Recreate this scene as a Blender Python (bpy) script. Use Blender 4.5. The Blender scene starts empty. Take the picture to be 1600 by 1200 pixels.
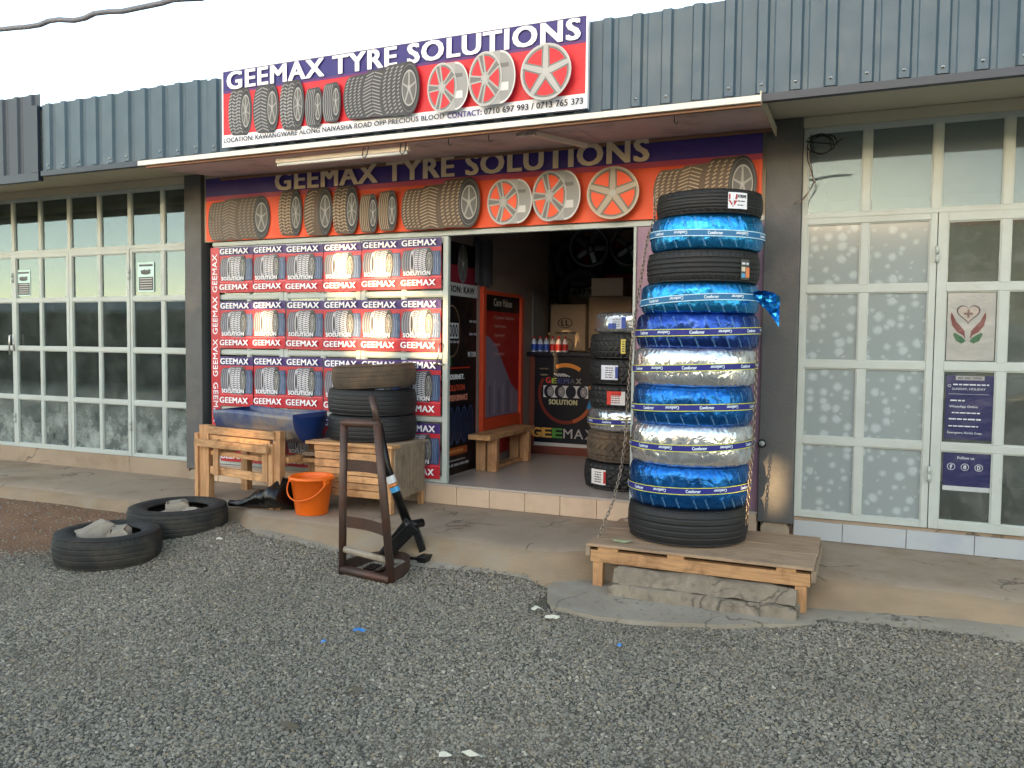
import bpy, math, random
from mathutils import Vector, Matrix, noise
random.seed(7)
R = math.radians
sc = bpy.context.scene
C = sc.collection

# ------------------------------------------------------------------ camera
cam = bpy.data.objects.new('camera', bpy.data.cameras.new('camera'))
C.objects.link(cam)
cam.data.sensor_width = 36.0
cam.data.lens = 1281.0 / 1600.0 * 36.0
cam.data.clip_start = 0.05
cam.data.clip_end = 500
YAW, PITCH, ROLL = R(23.48), R(2.876), R(-0.607)
fw = Vector((-math.sin(YAW) * math.cos(PITCH), math.cos(YAW) * math.cos(PITCH), -math.sin(PITCH)))
rt = Vector((math.cos(YAW), math.sin(YAW), 0))
dn = fw.cross(rt)
r2 = rt * math.cos(ROLL) + dn * math.sin(ROLL)
d2 = dn * math.cos(ROLL) - rt * math.sin(ROLL)
m3 = Matrix((r2, -d2, -fw)).transposed()
cam.matrix_world = Matrix.Translation((0, 0, 1.5)) @ m3.to_4x4()
sc.camera = cam

# ------------------------------------------------------------------ light
SUN_EL, SUN_AZ = R(5.0), R(4.0)      # low sun behind the camera, a little to its left
w = bpy.data.worlds.new('World'); sc.world = w; w.use_nodes = True
nt = w.node_tree; nt.nodes.clear()
sky = nt.nodes.new('ShaderNodeTexSky'); sky.sky_type = 'NISHITA'; sky.sun_disc = False
sky.sun_elevation = SUN_EL
sky.sun_rotation = math.pi + SUN_AZ
sky.altitude = 1700; sky.air_density = 0.7; sky.dust_density = 1.5; sky.ozone_density = 0.2
bg = nt.nodes.new('ShaderNodeBackground'); bg.inputs[1].default_value = 0.15
wo = nt.nodes.new('ShaderNodeOutputWorld')
tint = nt.nodes.new('ShaderNodeMix'); tint.data_type = 'RGBA'; tint.blend_type = 'MULTIPLY'; tint.inputs['Factor'].default_value = 1
tint.inputs['B'].default_value = (1.08, 0.98, 0.86, 1)      # camera white balance of an evening sky
nt.links.new(sky.outputs[0], tint.inputs['A']); nt.links.new(tint.outputs['Result'], bg.inputs[0]); nt.links.new(bg.outputs[0], wo.inputs[0])
sl = bpy.data.lights.new('sun', 'SUN'); sl.energy = 2.2; sl.angle = R(0.5); sl.color = (1.0, 0.66, 0.32)
sun = bpy.data.objects.new('sun', sl); C.objects.link(sun)
sdir = Vector((math.sin(SUN_AZ) * math.cos(SUN_EL), math.cos(SUN_AZ) * math.cos(SUN_EL), -math.sin(SUN_EL)))
sun.rotation_euler = sdir.to_track_quat('-Z', 'Y').to_euler()
sun.location = (-4, -20, 12)
sc.view_settings.view_transform = 'Standard'
sc.view_settings.look = 'None'
sc.view_settings.exposure = 3.08
sc.view_settings.gamma = 1.0
sc.view_settings.use_curve_mapping = False
sc.render.engine = 'CYCLES'
sc.cycles.max_bounces = 8
sc.cycles.transparent_max_bounces = 12

# ------------------------------------------------------------------ helpers
def s2l(c):
    return tuple(((v / 12.92) if v <= 0.04045 else ((v + 0.055) / 1.055) ** 2.4) for v in c)

def hexc(h):
    return s2l(tuple(int(h[i:i + 2], 16) / 255 for i in (0, 2, 4)))

MATS = {}
def mat(name, col=(.5, .5, .5), rough=.6, metal=0.0, var=0.0, vscale=6.0, bump=0.0, bscale=40.0,
        rnd=0.0, dirt=None, dirt_amt=0.5, dscale=3.0, stretch=(1, 1, 1), attr=False, spec=0.5, coat=0.0, rvar=0.0, detail=6, crack=0):
    if name in MATS: return MATS[name]
    m = bpy.data.materials.new(name); m.use_nodes = True
    t = m.node_tree; N = t.nodes; L = t.links
    b = N['Principled BSDF']
    b.inputs['Roughness'].default_value = rough
    b.inputs['Metallic'].default_value = metal
    b.inputs['Specular IOR Level'].default_value = spec
    if coat: b.inputs['Coat Weight'].default_value = coat; b.inputs['Coat Roughness'].default_value = .08
    tc = N.new('ShaderNodeTexCoord'); mp = N.new('ShaderNodeMapping'); mp.inputs['Scale'].default_value = stretch
    L.new(tc.outputs['Object'], mp.inputs['Vector'])
    if attr:
        a = N.new('ShaderNodeAttribute'); a.attribute_name = 'Col'; cur = a.outputs['Color']
    else:
        rgb = N.new('ShaderNodeRGB'); rgb.outputs[0].default_value = (*col, 1); cur = rgb.outputs[0]
    if var or rnd:
        hsv = N.new('ShaderNodeHueSaturation'); L.new(cur, hsv.inputs['Color'])
        n1 = N.new('ShaderNodeTexNoise'); n1.inputs['Scale'].default_value = vscale; n1.inputs['Detail'].default_value = detail
        L.new(mp.outputs[0], n1.inputs['Vector'])
        mr = N.new('ShaderNodeMapRange'); mr.inputs['From Min'].default_value = .25; mr.inputs['From Max'].default_value = .75
        mr.inputs['To Min'].default_value = 1 - var; mr.inputs['To Max'].default_value = 1 + var
        L.new(n1.outputs['Fac'], mr.inputs['Value'])
        oi = N.new('ShaderNodeObjectInfo'); m2 = N.new('ShaderNodeMapRange')
        m2.inputs['To Min'].default_value = 1 - rnd; m2.inputs['To Max'].default_value = 1 + rnd
        L.new(oi.outputs['Random'], m2.inputs['Value'])
        mm = N.new('ShaderNodeMath'); mm.operation = 'MULTIPLY'
        L.new(mr.outputs[0], mm.inputs[0]); L.new(m2.outputs[0], mm.inputs[1]); L.new(mm.outputs[0], hsv.inputs['Value'])
        cur = hsv.outputs[0]
    if dirt is not None:
        n2 = N.new('ShaderNodeTexNoise'); n2.inputs['Scale'].default_value = dscale; n2.inputs['Detail'].default_value = 9
        n2.inputs['Roughness'].default_value = .65
        L.new(tc.outputs['Object'], n2.inputs['Vector'])
        cr = N.new('ShaderNodeMapRange'); cr.inputs['From Min'].default_value = .5; cr.inputs['From Max'].default_value = .68
        cr.inputs['To Max'].default_value = dirt_amt
        L.new(n2.outputs['Fac'], cr.inputs['Value'])
        mx = N.new('ShaderNodeMix'); mx.data_type = 'RGBA'
        L.new(cr.outputs[0], mx.inputs['Factor']); L.new(cur, mx.inputs['A']); mx.inputs['B'].default_value = (*dirt, 1)
        cur = mx.outputs['Result']
    if crack:
        vo = N.new('ShaderNodeTexVoronoi'); vo.feature = 'DISTANCE_TO_EDGE'; vo.inputs['Scale'].default_value = crack
        nn = N.new('ShaderNodeTexNoise'); nn.inputs['Scale'].default_value = 3.5; nn.inputs['Detail'].default_value = 8; L.new(tc.outputs['Object'], nn.inputs['Vector'])
        s1 = N.new('ShaderNodeVectorMath'); s1.operation = 'SCALE'; s1.inputs['Scale'].default_value = .5; L.new(nn.outputs['Color'], s1.inputs[0])
        s2 = N.new('ShaderNodeVectorMath'); s2.operation = 'ADD'; L.new(s1.outputs[0], s2.inputs[0]); L.new(tc.outputs['Object'], s2.inputs[1]); L.new(s2.outputs[0], vo.inputs['Vector'])
        s3 = N.new('ShaderNodeMapRange'); s3.inputs['From Min'].default_value = .0; s3.inputs['From Max'].default_value = .012 * crack; s3.inputs['To Min'].default_value = .75; s3.inputs['To Max'].default_value = 0; L.new(vo.outputs['Distance'], s3.inputs['Value'])
        s4 = N.new('ShaderNodeMapRange'); s4.inputs['From Min'].default_value = .47; s4.inputs['From Max'].default_value = .56; L.new(nn.outputs['Fac'], s4.inputs['Value'])
        s5 = N.new('ShaderNodeMath'); s5.operation = 'MULTIPLY'; L.new(s3.outputs[0], s5.inputs[0]); L.new(s4.outputs[0], s5.inputs[1])
        mc = N.new('ShaderNodeMix'); mc.data_type = 'RGBA'; mc.inputs['B'].default_value = (.03, .025, .02, 1); L.new(s5.outputs[0], mc.inputs['Factor']); L.new(cur, mc.inputs['A']); cur = mc.outputs['Result']
    L.new(cur, b.inputs['Base Color'])
    if rvar:
        n3 = N.new('ShaderNodeTexNoise'); n3.inputs['Scale'].default_value = 9; n3.inputs['Detail'].default_value = 6
        L.new(tc.outputs['Object'], n3.inputs['Vector'])
        m4 = N.new('ShaderNodeMapRange'); m4.inputs['From Min'].default_value = .3; m4.inputs['From Max'].default_value = .7
        m4.inputs['To Min'].default_value = max(0, rough - rvar); m4.inputs['To Max'].default_value = rough + rvar
        L.new(n3.outputs['Fac'], m4.inputs['Value']); L.new(m4.outputs[0], b.inputs['Roughness'])
    if bump:
        n4 = N.new('ShaderNodeTexNoise'); n4.inputs['Scale'].default_value = bscale; n4.inputs['Detail'].default_value = 7
        L.new(mp.outputs[0], n4.inputs['Vector'])
        bp = N.new('ShaderNodeBump'); bp.inputs['Strength'].default_value = min(1, bump); bp.inputs['Distance'].default_value = .01 * max(1, bump)
        L.new(n4.outputs['Fac'], bp.inputs['Height']); L.new(bp.outputs[0], b.inputs['Normal'])
    MATS[name] = m
    return m

def P4(v): return Vector(v)
WORLD = {}
class MB:
    def __init__(s): s.v = []; s.f = []; s.c = []; s.sm = []; s.mi = []
    def add(s, vs, fs, col=None, smooth=False, mi=0):
        o = len(s.v); s.v += [tuple(v) for v in vs]
        for f in fs: s.f.append([i + o for i in f]); s.c.append(col or (1, 1, 1)); s.sm.append(smooth); s.mi.append(mi)
    def box(s, x0, x1, y0, y1, z0, z1, col=None, mi=0):
        x0, x1 = min(x0, x1), max(x0, x1); y0, y1 = min(y0, y1), max(y0, y1); z0, z1 = min(z0, z1), max(z0, z1)
        vs = [(x, y, z) for z in (z0, z1) for y in (y0, y1) for x in (x0, x1)]
        s.add(vs, [(0, 2, 3, 1), (4, 5, 7, 6), (0, 1, 5, 4), (2, 6, 7, 3), (0, 4, 6, 2), (1, 3, 7, 5)], col, mi=mi); return s
    def beam(s, a, b, wd, ht, up=(0, 0, 1), col=None):
        a = Vector(a); b = Vector(b); d = (b - a).normalized(); u = Vector(up)
        x = d.cross(u)
        if x.length < 1e-4: x = d.cross(Vector((1, 0, 0)))
        x.normalize(); u = x.cross(d).normalized()
        vs = [p + x * sx * wd / 2 + u * sz * ht / 2 for p in (a, b) for sz in (-1, 1) for sx in (-1, 1)]
        s.add(vs, [(0, 1, 3, 2), (4, 6, 7, 5), (0, 4, 5, 1), (2, 3, 7, 6), (0, 2, 6, 4), (1, 5, 7, 3)], col); return s
    def tube(s, pts, r, n=8, cap=True, closed=False, col=None):
        pts = [Vector(p) for p in pts]; rr = r if isinstance(r, (list, tuple)) else [r] * len(pts)
        rings = []; pu = None
        for i, p in enumerate(pts):
            if closed: t = pts[(i + 1) % len(pts)] - pts[i - 1]
            else: t = (pts[min(i + 1, len(pts) - 1)] - pts[max(i - 1, 0)])
            t.normalize()
            if pu is None:
                pu = Vector((0, 0, 1)) if abs(t.z) < .9 else Vector((1, 0, 0))
            x = t.cross(pu); x.normalize(); u = x.cross(t); pu = u
            rings.append([p + x * math.cos(2 * math.pi * k / n) * rr[i] + u * math.sin(2 * math.pi * k / n) * rr[i] for k in range(n)])
        vs = [v for r_ in rings for v in r_]; fs = []
        m = len(pts)
        for i in range(m if closed else m - 1):
            for k in range(n):
                a = i * n + k; b = i * n + (k + 1) % n; j = ((i + 1) % m) * n
                fs.append((a, b, j + (k + 1) % n, j + k))
        if cap and not closed: fs.append(tuple(range(n - 1, -1, -1))); fs.append(tuple(range((m - 1) * n, m * n)))
        s.add(vs, fs, col, True); return s
    def lathe(s, prof, n=32, c=(0, 0, 0), col=None, closed=False, smooth=True, fn=None, cap=False):
        vs = []; fs = []; k = len(prof)
        for i in range(n):
            a = 2 * math.pi * i / n
            for j, (r_, z) in enumerate(prof):
                if fn: r_, z = fn(a, r_, z, j)
                vs.append((c[0] + r_ * math.cos(a), c[1] + r_ * math.sin(a), c[2] + z))
        for i in range(n):
            i2 = (i + 1) % n
            for j in range(k if closed else k - 1):
                j2 = (j + 1) % k
                fs.append((i * k + j, i2 * k + j, i2 * k + j2, i * k + j2))
        if cap:
            fs.append(tuple(i * k for i in range(n - 1, -1, -1))); fs.append(tuple(i * k + k - 1 for i in range(n)))
        s.add(vs, fs, col, smooth); return s
    def prism(s, poly, y0, y1, ax='y', col=None):
        n = len(poly)
        def q(p, d): return {'y': (p[0], d, p[1]), 'x': (d, p[0], p[1]), 'z': (p[0], p[1], d)}[ax]
        vs = [q(p, y0) for p in poly] + [q(p, y1) for p in poly]
        fs = [tuple(range(n)), tuple(range(2 * n - 1, n - 1, -1))] + [(i, (i + 1) % n, n + (i + 1) % n, n + i)[::-1] for i in range(n)]
        s.add(vs, fs, col); return s
    def mesh(s, name, m, off=(0, 0, 0)):
        me = bpy.data.meshes.new(name)
        ox, oy, oz = off
        me.from_pydata([(x - ox, y - oy, z - oz) for x, y, z in s.v], [], s.f)
        ms = m if isinstance(m, (list, tuple)) else [m]
        for q in ms: me.materials.append(q)
        me.polygons.foreach_set('use_smooth', s.sm)
        if len(ms) > 1: me.polygons.foreach_set('material_index', s.mi)
        if any(c != (1, 1, 1) for c in s.c):
            ca = me.color_attributes.new('Col', 'FLOAT_COLOR', 'CORNER')
            buf = []
            for f, c in zip(s.f, s.c): buf += list((*c, 1.0)) * len(f)
            ca.data.foreach_set('color', buf)
        me.update()
        return me
    def build(s, name, m, parent=None, bevel=0, off=None, fixn=False):
        if off is None: off = WORLD.get(parent, (0, 0, 0)) if parent else (0, 0, 0)
        me = s.mesh(name, m, off)
        if fixn or bevel:
            import bmesh
            bm = bmesh.new(); bm.from_mesh(me); bmesh.ops.recalc_face_normals(bm, faces=bm.faces); bm.to_mesh(me); bm.free()
        o = bpy.data.objects.new(name, me); C.objects.link(o)
        if parent: o.parent = parent; WORLD[o] = WORLD.get(parent, (0, 0, 0))
        if bevel:
            b = o.modifiers.new('bevel', 'BEVEL'); b.width = bevel; b.segments = 2; b.limit_method = 'ANGLE'
        return o

def tag(o, label, cat, group=None):
    o['label'] = label; o['category'] = cat
    if group: o['group'] = group
    return o
def thing(name, label, cat, loc=(0, 0, 0), group=None):
    o = bpy.data.objects.new(name, None); C.objects.link(o); o.empty_display_size = .1
    o.location = loc; WORLD[o] = tuple(loc)
    return tag(o, label, cat, group)
def struct(o): o['kind'] = 'structure'; return o
def one(mb, name, m, label, cat, loc, group=None, bevel=0, fixn=False):
    o = mb.build(name, m, None, bevel, off=loc, fixn=fixn); o.location = loc
    return tag(o, label, cat, group)
def copy_tree(o, loc, rot=None, label=None):
    c = o.copy(); C.objects.link(c); c.location = loc
    if rot is not None: c.rotation_euler = rot
    if label: c['label'] = label
    for ch in o.children:
        d = ch.copy(); C.objects.link(d); d.parent = c
        for g in ch.children:
            e = g.copy(); C.objects.link(e); e.parent = d
    return c

# ---- flat print: layered 2D shapes with their own colours
TXT = {}
def text2d(s, bold=.03, res=3, sp=1.0):
    sp = sp * 1.0
    k = (s, bold, res, sp)
    if k in TXT: return TXT[k]
    cu = bpy.data.curves.new('t', 'FONT'); cu.body = s; cu.offset = bold; cu.resolution_u = res; cu.space_character = sp
    cu.fill_mode = 'BOTH'
    ob = bpy.data.objects.new('t', cu); me = bpy.data.meshes.new_from_object(ob)
    vs = [(v.co.x, v.co.y) for v in me.vertices]; fs = [tuple(p.vertices) for p in me.polygons]
    bpy.data.objects.remove(ob); bpy.data.curves.remove(cu); bpy.data.meshes.remove(me)
    x0 = min(v[0] for v in vs); x1 = max(v[0] for v in vs); y0 = min(v[1] for v in vs); y1 = max(v[1] for v in vs)
    vs = [((x - x0) / (x1 - x0), (y - y0) / (y1 - y0)) for x, y in vs]
    TXT[k] = (vs, fs, (x1 - x0) / (y1 - y0)); return TXT[k]

class Print:
    def __init__(s, fmap, step=.0005):
        s.m = MB(); s.fm = fmap; s.l = 1; s.step = step
    def lay(s): s.l += 1; return s
    def poly(s, pts, col, same=False):
        if not same: s.l += 1
        s.m.add([s.fm(x, y, s.l * s.step) for x, y in pts], [tuple(range(len(pts)))], col); return s
    def mesh2(s, vs, fs, col):
        s.l += 1; s.m.add([s.fm(x, y, s.l * s.step) for x, y in vs], fs, col); return s
    def rect(s, x0, y0, x1, y1, col, same=False): return s.poly([(x0, y0), (x1, y0), (x1, y1), (x0, y1)], col, same)
    def ell(s, cx, cy, rx, ry, col, n=28, a0=0, a1=2 * math.pi):
        return s.poly([(cx + rx * math.cos(a0 + (a1 - a0) * i / n), cy + ry * math.sin(a0 + (a1 - a0) * i / n)) for i in range(n)], col)
    def ring(s, cx, cy, rx, ry, t, col, n=36, a0=0, a1=2 * math.pi, same=False):
        if not same: s.l += 1
        vs = []; 
        for i in range(n + 1):
            a = a0 + (a1 - a0) * i / n
            for q in (1, 1 - t): vs.append((cx + rx * q * math.cos(a), cy + ry * q * math.sin(a)))
        s.m.add([s.fm(x, y, s.l * s.step) for x, y in vs], [(2 * i, 2 * i + 1, 2 * i + 3, 2 * i + 2) for i in range(n)], col); return s
    def line(s, x0, y0, x1, y1, wd, col, wd2=None, same=True):
        if not same: s.l += 1
        dx, dy = x1 - x0, y1 - y0; d = math.hypot(dx, dy) or 1; nx, ny = -dy / d / 2, dx / d / 2; w2 = wd if wd2 is None else wd2
        s.m.add([s.fm(x, y, s.l * s.step) for x, y in ((x0 + nx * wd, y0 + ny * wd), (x0 - nx * wd, y0 - ny * wd), (x1 - nx * w2, y1 - ny * w2), (x1 + nx * w2, y1 + ny * w2))], [(0, 1, 2, 3)], col); return s
    def text(s, t, x, y, wd, h, col, bold=.03, rot=0, sp=1.0, flip=False):
        heavy = max(0, bold - .004); bold = 0; vs, fs, asp = text2d(t, bold, 3, sp * (1 + heavy * 3))
        if wd is None: wd = asp * h
        o = []
        for u, v in vs:
            if flip: u = 1 - u; v = 1 - v
            px, py = u * wd, v * h
            if rot: px, py = px * math.cos(rot) - py * math.sin(rot), px * math.sin(rot) + py * math.cos(rot)
            o.append((x + px, y + py))
        if heavy:
            k = heavy * abs(h) * (1.9 if not rot else 1.2)
            for dx, dy in ((-k, -k * .35), (k, -k * .35), (-k, k * .35), (k, k * .35)): s.mesh2([(a + dx, b + dy) for a, b in o], fs, col); s.l -= .7
        s.mesh2(o, fs, col); return s
    # pictures of tyres and rims
    def rim(s, cx, cy, rx, ry, style=0, c1=(.62, .62, .6), c2=(.22, .22, .22), bg=None):
        dk = tuple(v * .22 for v in c1); c1 = tuple(v * .55 for v in c1)
        s.ell(cx, cy, rx, ry, c2)
        if bg: s.ell(cx, cy, rx * .86, ry * .86, bg)
        s.ring(cx, cy, rx * .91, ry * .91, .09, dk); s.ring(cx, cy, rx, ry, .10, c1); s.ring(cx, cy, rx * .985, ry * .985, .025, tuple(min(1, v * 1.5) for v in c1)); s.lay()
        for k in range(5 if style != 2 else 7):
            a = math.pi / 2 + 2 * math.pi * k / (5 if style != 2 else 7) + (.3 if style == 1 else 0)
            s.line(cx, cy, cx + rx * .9 * math.cos(a), cy + ry * .9 * math.sin(a), rx * .34, dk, rx * (.30 if style == 0 else .36))
        s.lay()
        n = 5 if style != 2 else 7
        for k in range(n):
            a = math.pi / 2 + 2 * math.pi * k / n + (.3 if style == 1 else 0)
            if style == 1:
                for da in (-.16, .16):
                    s.line(cx + rx * .15 * math.cos(a + da * 3), cy + ry * .15 * math.sin(a + da * 3), cx + rx * .93 * math.cos(a + da), cy + ry * .93 * math.sin(a + da), rx * .085, c1)
            else:
                s.line(cx, cy, cx + rx * .93 * math.cos(a), cy + ry * .93 * math.sin(a), rx * .24, c1, rx * (.17 if style == 0 else .13))
        s.ell(cx, cy, rx * .24, ry * .24, c1, 16); s.ell(cx, cy, rx * .12, ry * .12, (.4, .4, .4), 12)
        s.lay()
        for k in range(5):
            a = math.pi / 2 + .63 + 2 * math.pi * k / 5
            s.m.add([s.fm(cx + rx * .2 * math.cos(a) + rx * .03 * math.cos(b), cy + ry * .2 * math.sin(a) + ry * .03 * math.sin(b), s.l * s.step) for b in (0, 1.57, 3.14, 4.71)], [(0, 1, 2, 3)], (.1, .1, .1))
        return s
    def rim3(s, x0, y0, x1, y1, face=.72, style=1, bg=(.5, .02, .02)):
        cy = (y0 + y1) / 2; ry = (y1 - y0) / 2; rx = (x1 - x0) * face / 2
        a = []; cxb = x1 - rx * .9
        s.ell(cxb, cy, rx * .9, ry * .97, (.28, .28, .28)); s.ring(cxb, cy, rx * .9, ry * .97, .08, (.6, .6, .6))
        s.rect(x0 + rx, cy - ry * .97, cxb, cy + ry * .97, (.34, .34, .34))
        s.rect(x0 + rx, cy - ry * .5, cxb + rx * .5, cy - ry * .2, (.6, .6, .6)); s.rect(x0 + rx, cy + ry * .35, cxb + rx * .5, cy + ry * .5, (.15, .15, .15))
        s.rim(x0 + rx, cy, rx, ry, style, (.68, .68, .66), (.2, .2, .2), bg); return s
    def tyre(s, x0, y0, x1, y1, style='mud', rimw=.4, base=(.05, .05, .055), hi=(.27, .27, .27), rim=True):
        cy = (y0 + y1) / 2; ry = (y1 - y0) / 2; W = x1 - x0
        fx = W * rimw / 2 * 1.25; tx = W * .22
        n = 16; pts = []
        for i in range(n + 1):
            a = math.pi / 2 + math.pi * i / n; pts.append((x0 + tx + tx * math.cos(a), cy + ry * .96 * math.sin(a)))
        for i in range(n + 1):
            a = -math.pi / 2 + math.pi * i / n; pts.append((x1 - fx + fx * math.cos(a), cy + ry * math.sin(a)))
        s.poly(pts, base)
        xe = x1 - 2 * fx
        s.lay()
        rows = 13 if style != 'rib' else 1
        w0, w1 = x0 + W * .05, x1 - 1.75 * fx
        def bx(y, t):                  # tread follows the curved silhouette
            k = math.sqrt(max(0, 1 - ((y - cy) / ry) ** 2))
            return x0 + tx * (1 - k) + (w1 + fx * .75 * (1 - k) - x0 - tx * (1 - k)) * t
        if style == 'rib':
            for t in (.12, .3, .48, .66, .84):
                ys = [cy - ry * .9 + ry * 1.8 * j / 10 for j in range(11)]
                for j in range(10): s.line(bx(ys[j], t), ys[j], bx(ys[j + 1], t), ys[j + 1], W * .035, hi)
        else:
            for j in range(rows):
                y = cy - ry * .9 + 1.8 * ry * (j + .5) / rows; dy = ry * 1.8 / rows
                kk = max(.35, math.sqrt(max(0, 1 - ((y - cy) / ry) ** 2)))
                if style == 'mud':
                    for t, sg in ((.1, 1), (.36, -1), (.62, 1), (.86, -1)):
                        s.line(bx(y, t - .1), y - sg * dy * .3, bx(y, t + .1), y + sg * dy * .3, dy * .5 * kk, hi)
                elif style == 'vee':
                    s.line(bx(y, .06), y - dy * .6, bx(y, .48), y + dy * .35, dy * .3, hi); s.line(bx(y, .52), y + dy * .35, bx(y, .94), y - dy * .6, dy * .3, hi)
                else:
                    for t in (.15, .38, .62, .85): s.line(bx(y, t - .06), y - dy * .25, bx(y, t + .06), y + dy * .3, dy * .34, hi)
        if rim:
            s.ell(x1 - fx, cy, fx, ry, (.035, .035, .04)); s.ring(x1 - fx, cy, fx * .9, ry * .9, .04, (.12, .12, .12))
            s.rim(x1 - fx, cy, fx * .72, ry * .68, 2 if style == 'mud' else 0, (.58, .58, .56), (.12, .12, .12))
        return s
    def build(s, name, m, parent): return s.m.build(name, m, parent)

def dashes(p, x, y, wd, h, col, seed=0):
    r_ = random.Random(seed + int(y * 1000)); u = x; p.l += 1
    while u < x + wd:
        q = min(r_.uniform(.6, 1.5) * h * 2.2, x + wd - u); p.rect(u, y, u + q, y + h * .7, col, True); u += q + h * .5

class Letters(Print):
    def __init__(s, fmap, parent, m=None, step=.0005, z=3):
        super().__init__(fmap, step); s.par = parent; s.mm = m; s.z = z
    def text(s, *a, **k):
        t = a[0].split(' ') if len(a[0]) > 30 or a[0].startswith('GEEMAX ') else [a[0]]
        s.m = MB(); s.l = s.z
        super().text(*a, **k); o = s.m.build('lettering', s.mm or M_print, s.par)
        if ' ' in a[0]: o['kind'] = 'stuff'
        return s
    def build(s, *a): return None

def planeY(x0, z0, Y): return lambda x, y, d: (x0 + x, Y - d, z0 + y)          # faces -Y
def planeX(y0, z0, X): return lambda x, y, d: (X + d, y0 + x, z0 + y)          # faces +X

# ------------------------------------------------------------------ materials
M_print = mat('printed_vinyl', attr=True, rough=.45, bump=.25, bscale=7, rvar=.08, var=.05, vscale=5, spec=.3)
M_paper = mat('printed_paper', attr=True, rough=.36, bump=1.6, bscale=6, var=.10, vscale=5, rnd=.05)
M_white = mat('white_painted_steel', s2l((.70, .73, .71)), .45, var=.06, vscale=8, bump=.12, bscale=60, dirt=s2l((.55, .53, .47)), dirt_amt=.3, dscale=4)
M_blueg = mat('slate_blue_sheet', s2l((.25, .33, .385)), .5, .1, var=.05, vscale=1.2, dirt=s2l((.42, .43, .42)), dirt_amt=.2, dscale=1.3, rvar=.06)
M_darkc = mat('dark_navy_sheet', s2l((.16, .2, .25)), .45, .2, var=.08)
M_soff = mat('soffit_paint', s2l((.76, .73, .64)), .8, var=.08, vscale=2, bump=.1)
M_pill = mat('pillar_paint', s2l((.335, .335, .335)), .62, var=.06, vscale=3, bump=.25, bscale=45, dirt=s2l((.52, .47, .42)), dirt_amt=.3, dscale=2.4, rvar=.12)
M_plinth = mat('bare_plaster', s2l((.62, .56, .48)), .9, var=.15, vscale=9, bump=.6, bscale=30)
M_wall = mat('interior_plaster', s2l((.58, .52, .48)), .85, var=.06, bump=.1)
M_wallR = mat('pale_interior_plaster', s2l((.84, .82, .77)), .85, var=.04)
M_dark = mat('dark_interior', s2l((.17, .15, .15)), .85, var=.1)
M_floor = mat('polished_cement_floor', s2l((.70, .65, .61)), .3, var=.05, vscale=.8, detail=2)
M_tileB = mat('beige_tile', s2l((.80, .70, .60)), .3, var=.06, vscale=5, rnd=.05, dirt=s2l((.62, .5, .4)), dirt_amt=.35, dscale=5)
M_grout = mat('grout', s2l((.45, .4, .35)), .9)
M_wood = mat('pine_wood', s2l((.75, .57, .39)), .62, var=.3, vscale=6, stretch=(1, 11, 11), bump=.25, bscale=25, rnd=.2, dirt=s2l((.42, .26, .15)), dirt_amt=.65, dscale=9)
M_woodv = mat('pine_wood_upright', s2l((.73, .55, .38)), .62, var=.3, vscale=6, stretch=(9, 9, 1), bump=.2, bscale=25, rnd=.1, dirt=s2l((.45, .28, .15)), dirt_amt=.4, dscale=7)
M_woodg = mat('weathered_wood', s2l((.57, .50, .42)), .75, var=.2, vscale=5, stretch=(9, 9, 1), bump=.3, bscale=22, rnd=.1, dirt=s2l((.34, .28, .22)), dirt_amt=.5, dscale=9)
M_wooddk = mat('worn_pallet_top', s2l((.66, .55, .44)), .7, var=.22, vscale=4, stretch=(.8, 8, 8), bump=.25, bscale=20, rnd=.06, dirt=s2l((.38, .30, .24)), dirt_amt=.4, dscale=4)
M_rust = mat('rusty_steel', s2l((.34, .27, .24)), .5, .5, var=.2, vscale=8, bump=.25, bscale=70, dirt=s2l((.40, .24, .17)), dirt_amt=.6, dscale=6)
M_blk = mat('black_painted_steel', s2l((.07, .07, .075)), .35, .2, bump=.1, dirt=s2l((.2, .19, .18)), dirt_amt=.35, dscale=12)
M_rub = mat('black_rubber', s2l((.13, .13, .135)), .55, bump=.15, bscale=160, var=.12, vscale=8, spec=.4)
M_rubd = mat('dusty_rubber', s2l((.15, .15, .145)), .75, bump=.2, bscale=120, var=.15, vscale=6, dirt=s2l((.38, .33, .28)), dirt_amt=.35, dscale=5)
M_rubb = mat('brown_dusty_rubber', s2l((.32, .27, .22)), .85, bump=.35, bscale=60, var=.2, vscale=6, dirt=s2l((.45, .36, .27)), dirt_amt=.5, dscale=6)
M_chain = mat('galvanised_chain', s2l((.55, .50, .45)), .35, .9, var=.15)
M_orange = mat('orange_plastic', s2l((.93, .42, .06)), .35, var=.04, spec=.5)
M_conc = mat('pavement_concrete', s2l((.61, .54, .46)), .85, var=.13, vscale=2.2, bump=.35, bscale=26, dirt=s2l((.50, .41, .31)), dirt_amt=.7, dscale=2.0, rvar=.1, crack=1.4)
M_kerb = mat('stained_kerb', s2l((.58, .50, .40)), .9, var=.18, vscale=3, bump=.5, bscale=22, dirt=s2l((.58, .53, .46)), dirt_amt=.8, dscale=3, stretch=(1, 1, 2.5))
M_apron = mat('grey_apron_cement', s2l((.60, .56, .49)), .88, var=.14, vscale=3, bump=.45, bscale=30, dirt=s2l((.68, .66, .62)), dirt_amt=.4, dscale=5, crack=2.2)
M_block = mat('cracked_concrete', s2l((.54, .49, .42)), .9, var=.3, vscale=9, bump=1.5, bscale=16, dirt=s2l((.30, .26, .22)), dirt_amt=.75, dscale=8, crack=5)
M_marble = mat('white_marble_tile', s2l((.68, .70, .71)), .22, var=.04, dirt=s2l((.58, .62, .68)), dirt_amt=.5, dscale=3.2)
M_silv = mat('bright_steel', s2l((.75, .75, .75)), .3, 1.0)
M_bag = mat('black_plastic_film', s2l((.035, .035, .04)), .3, bump=.8, bscale=22)

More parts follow.
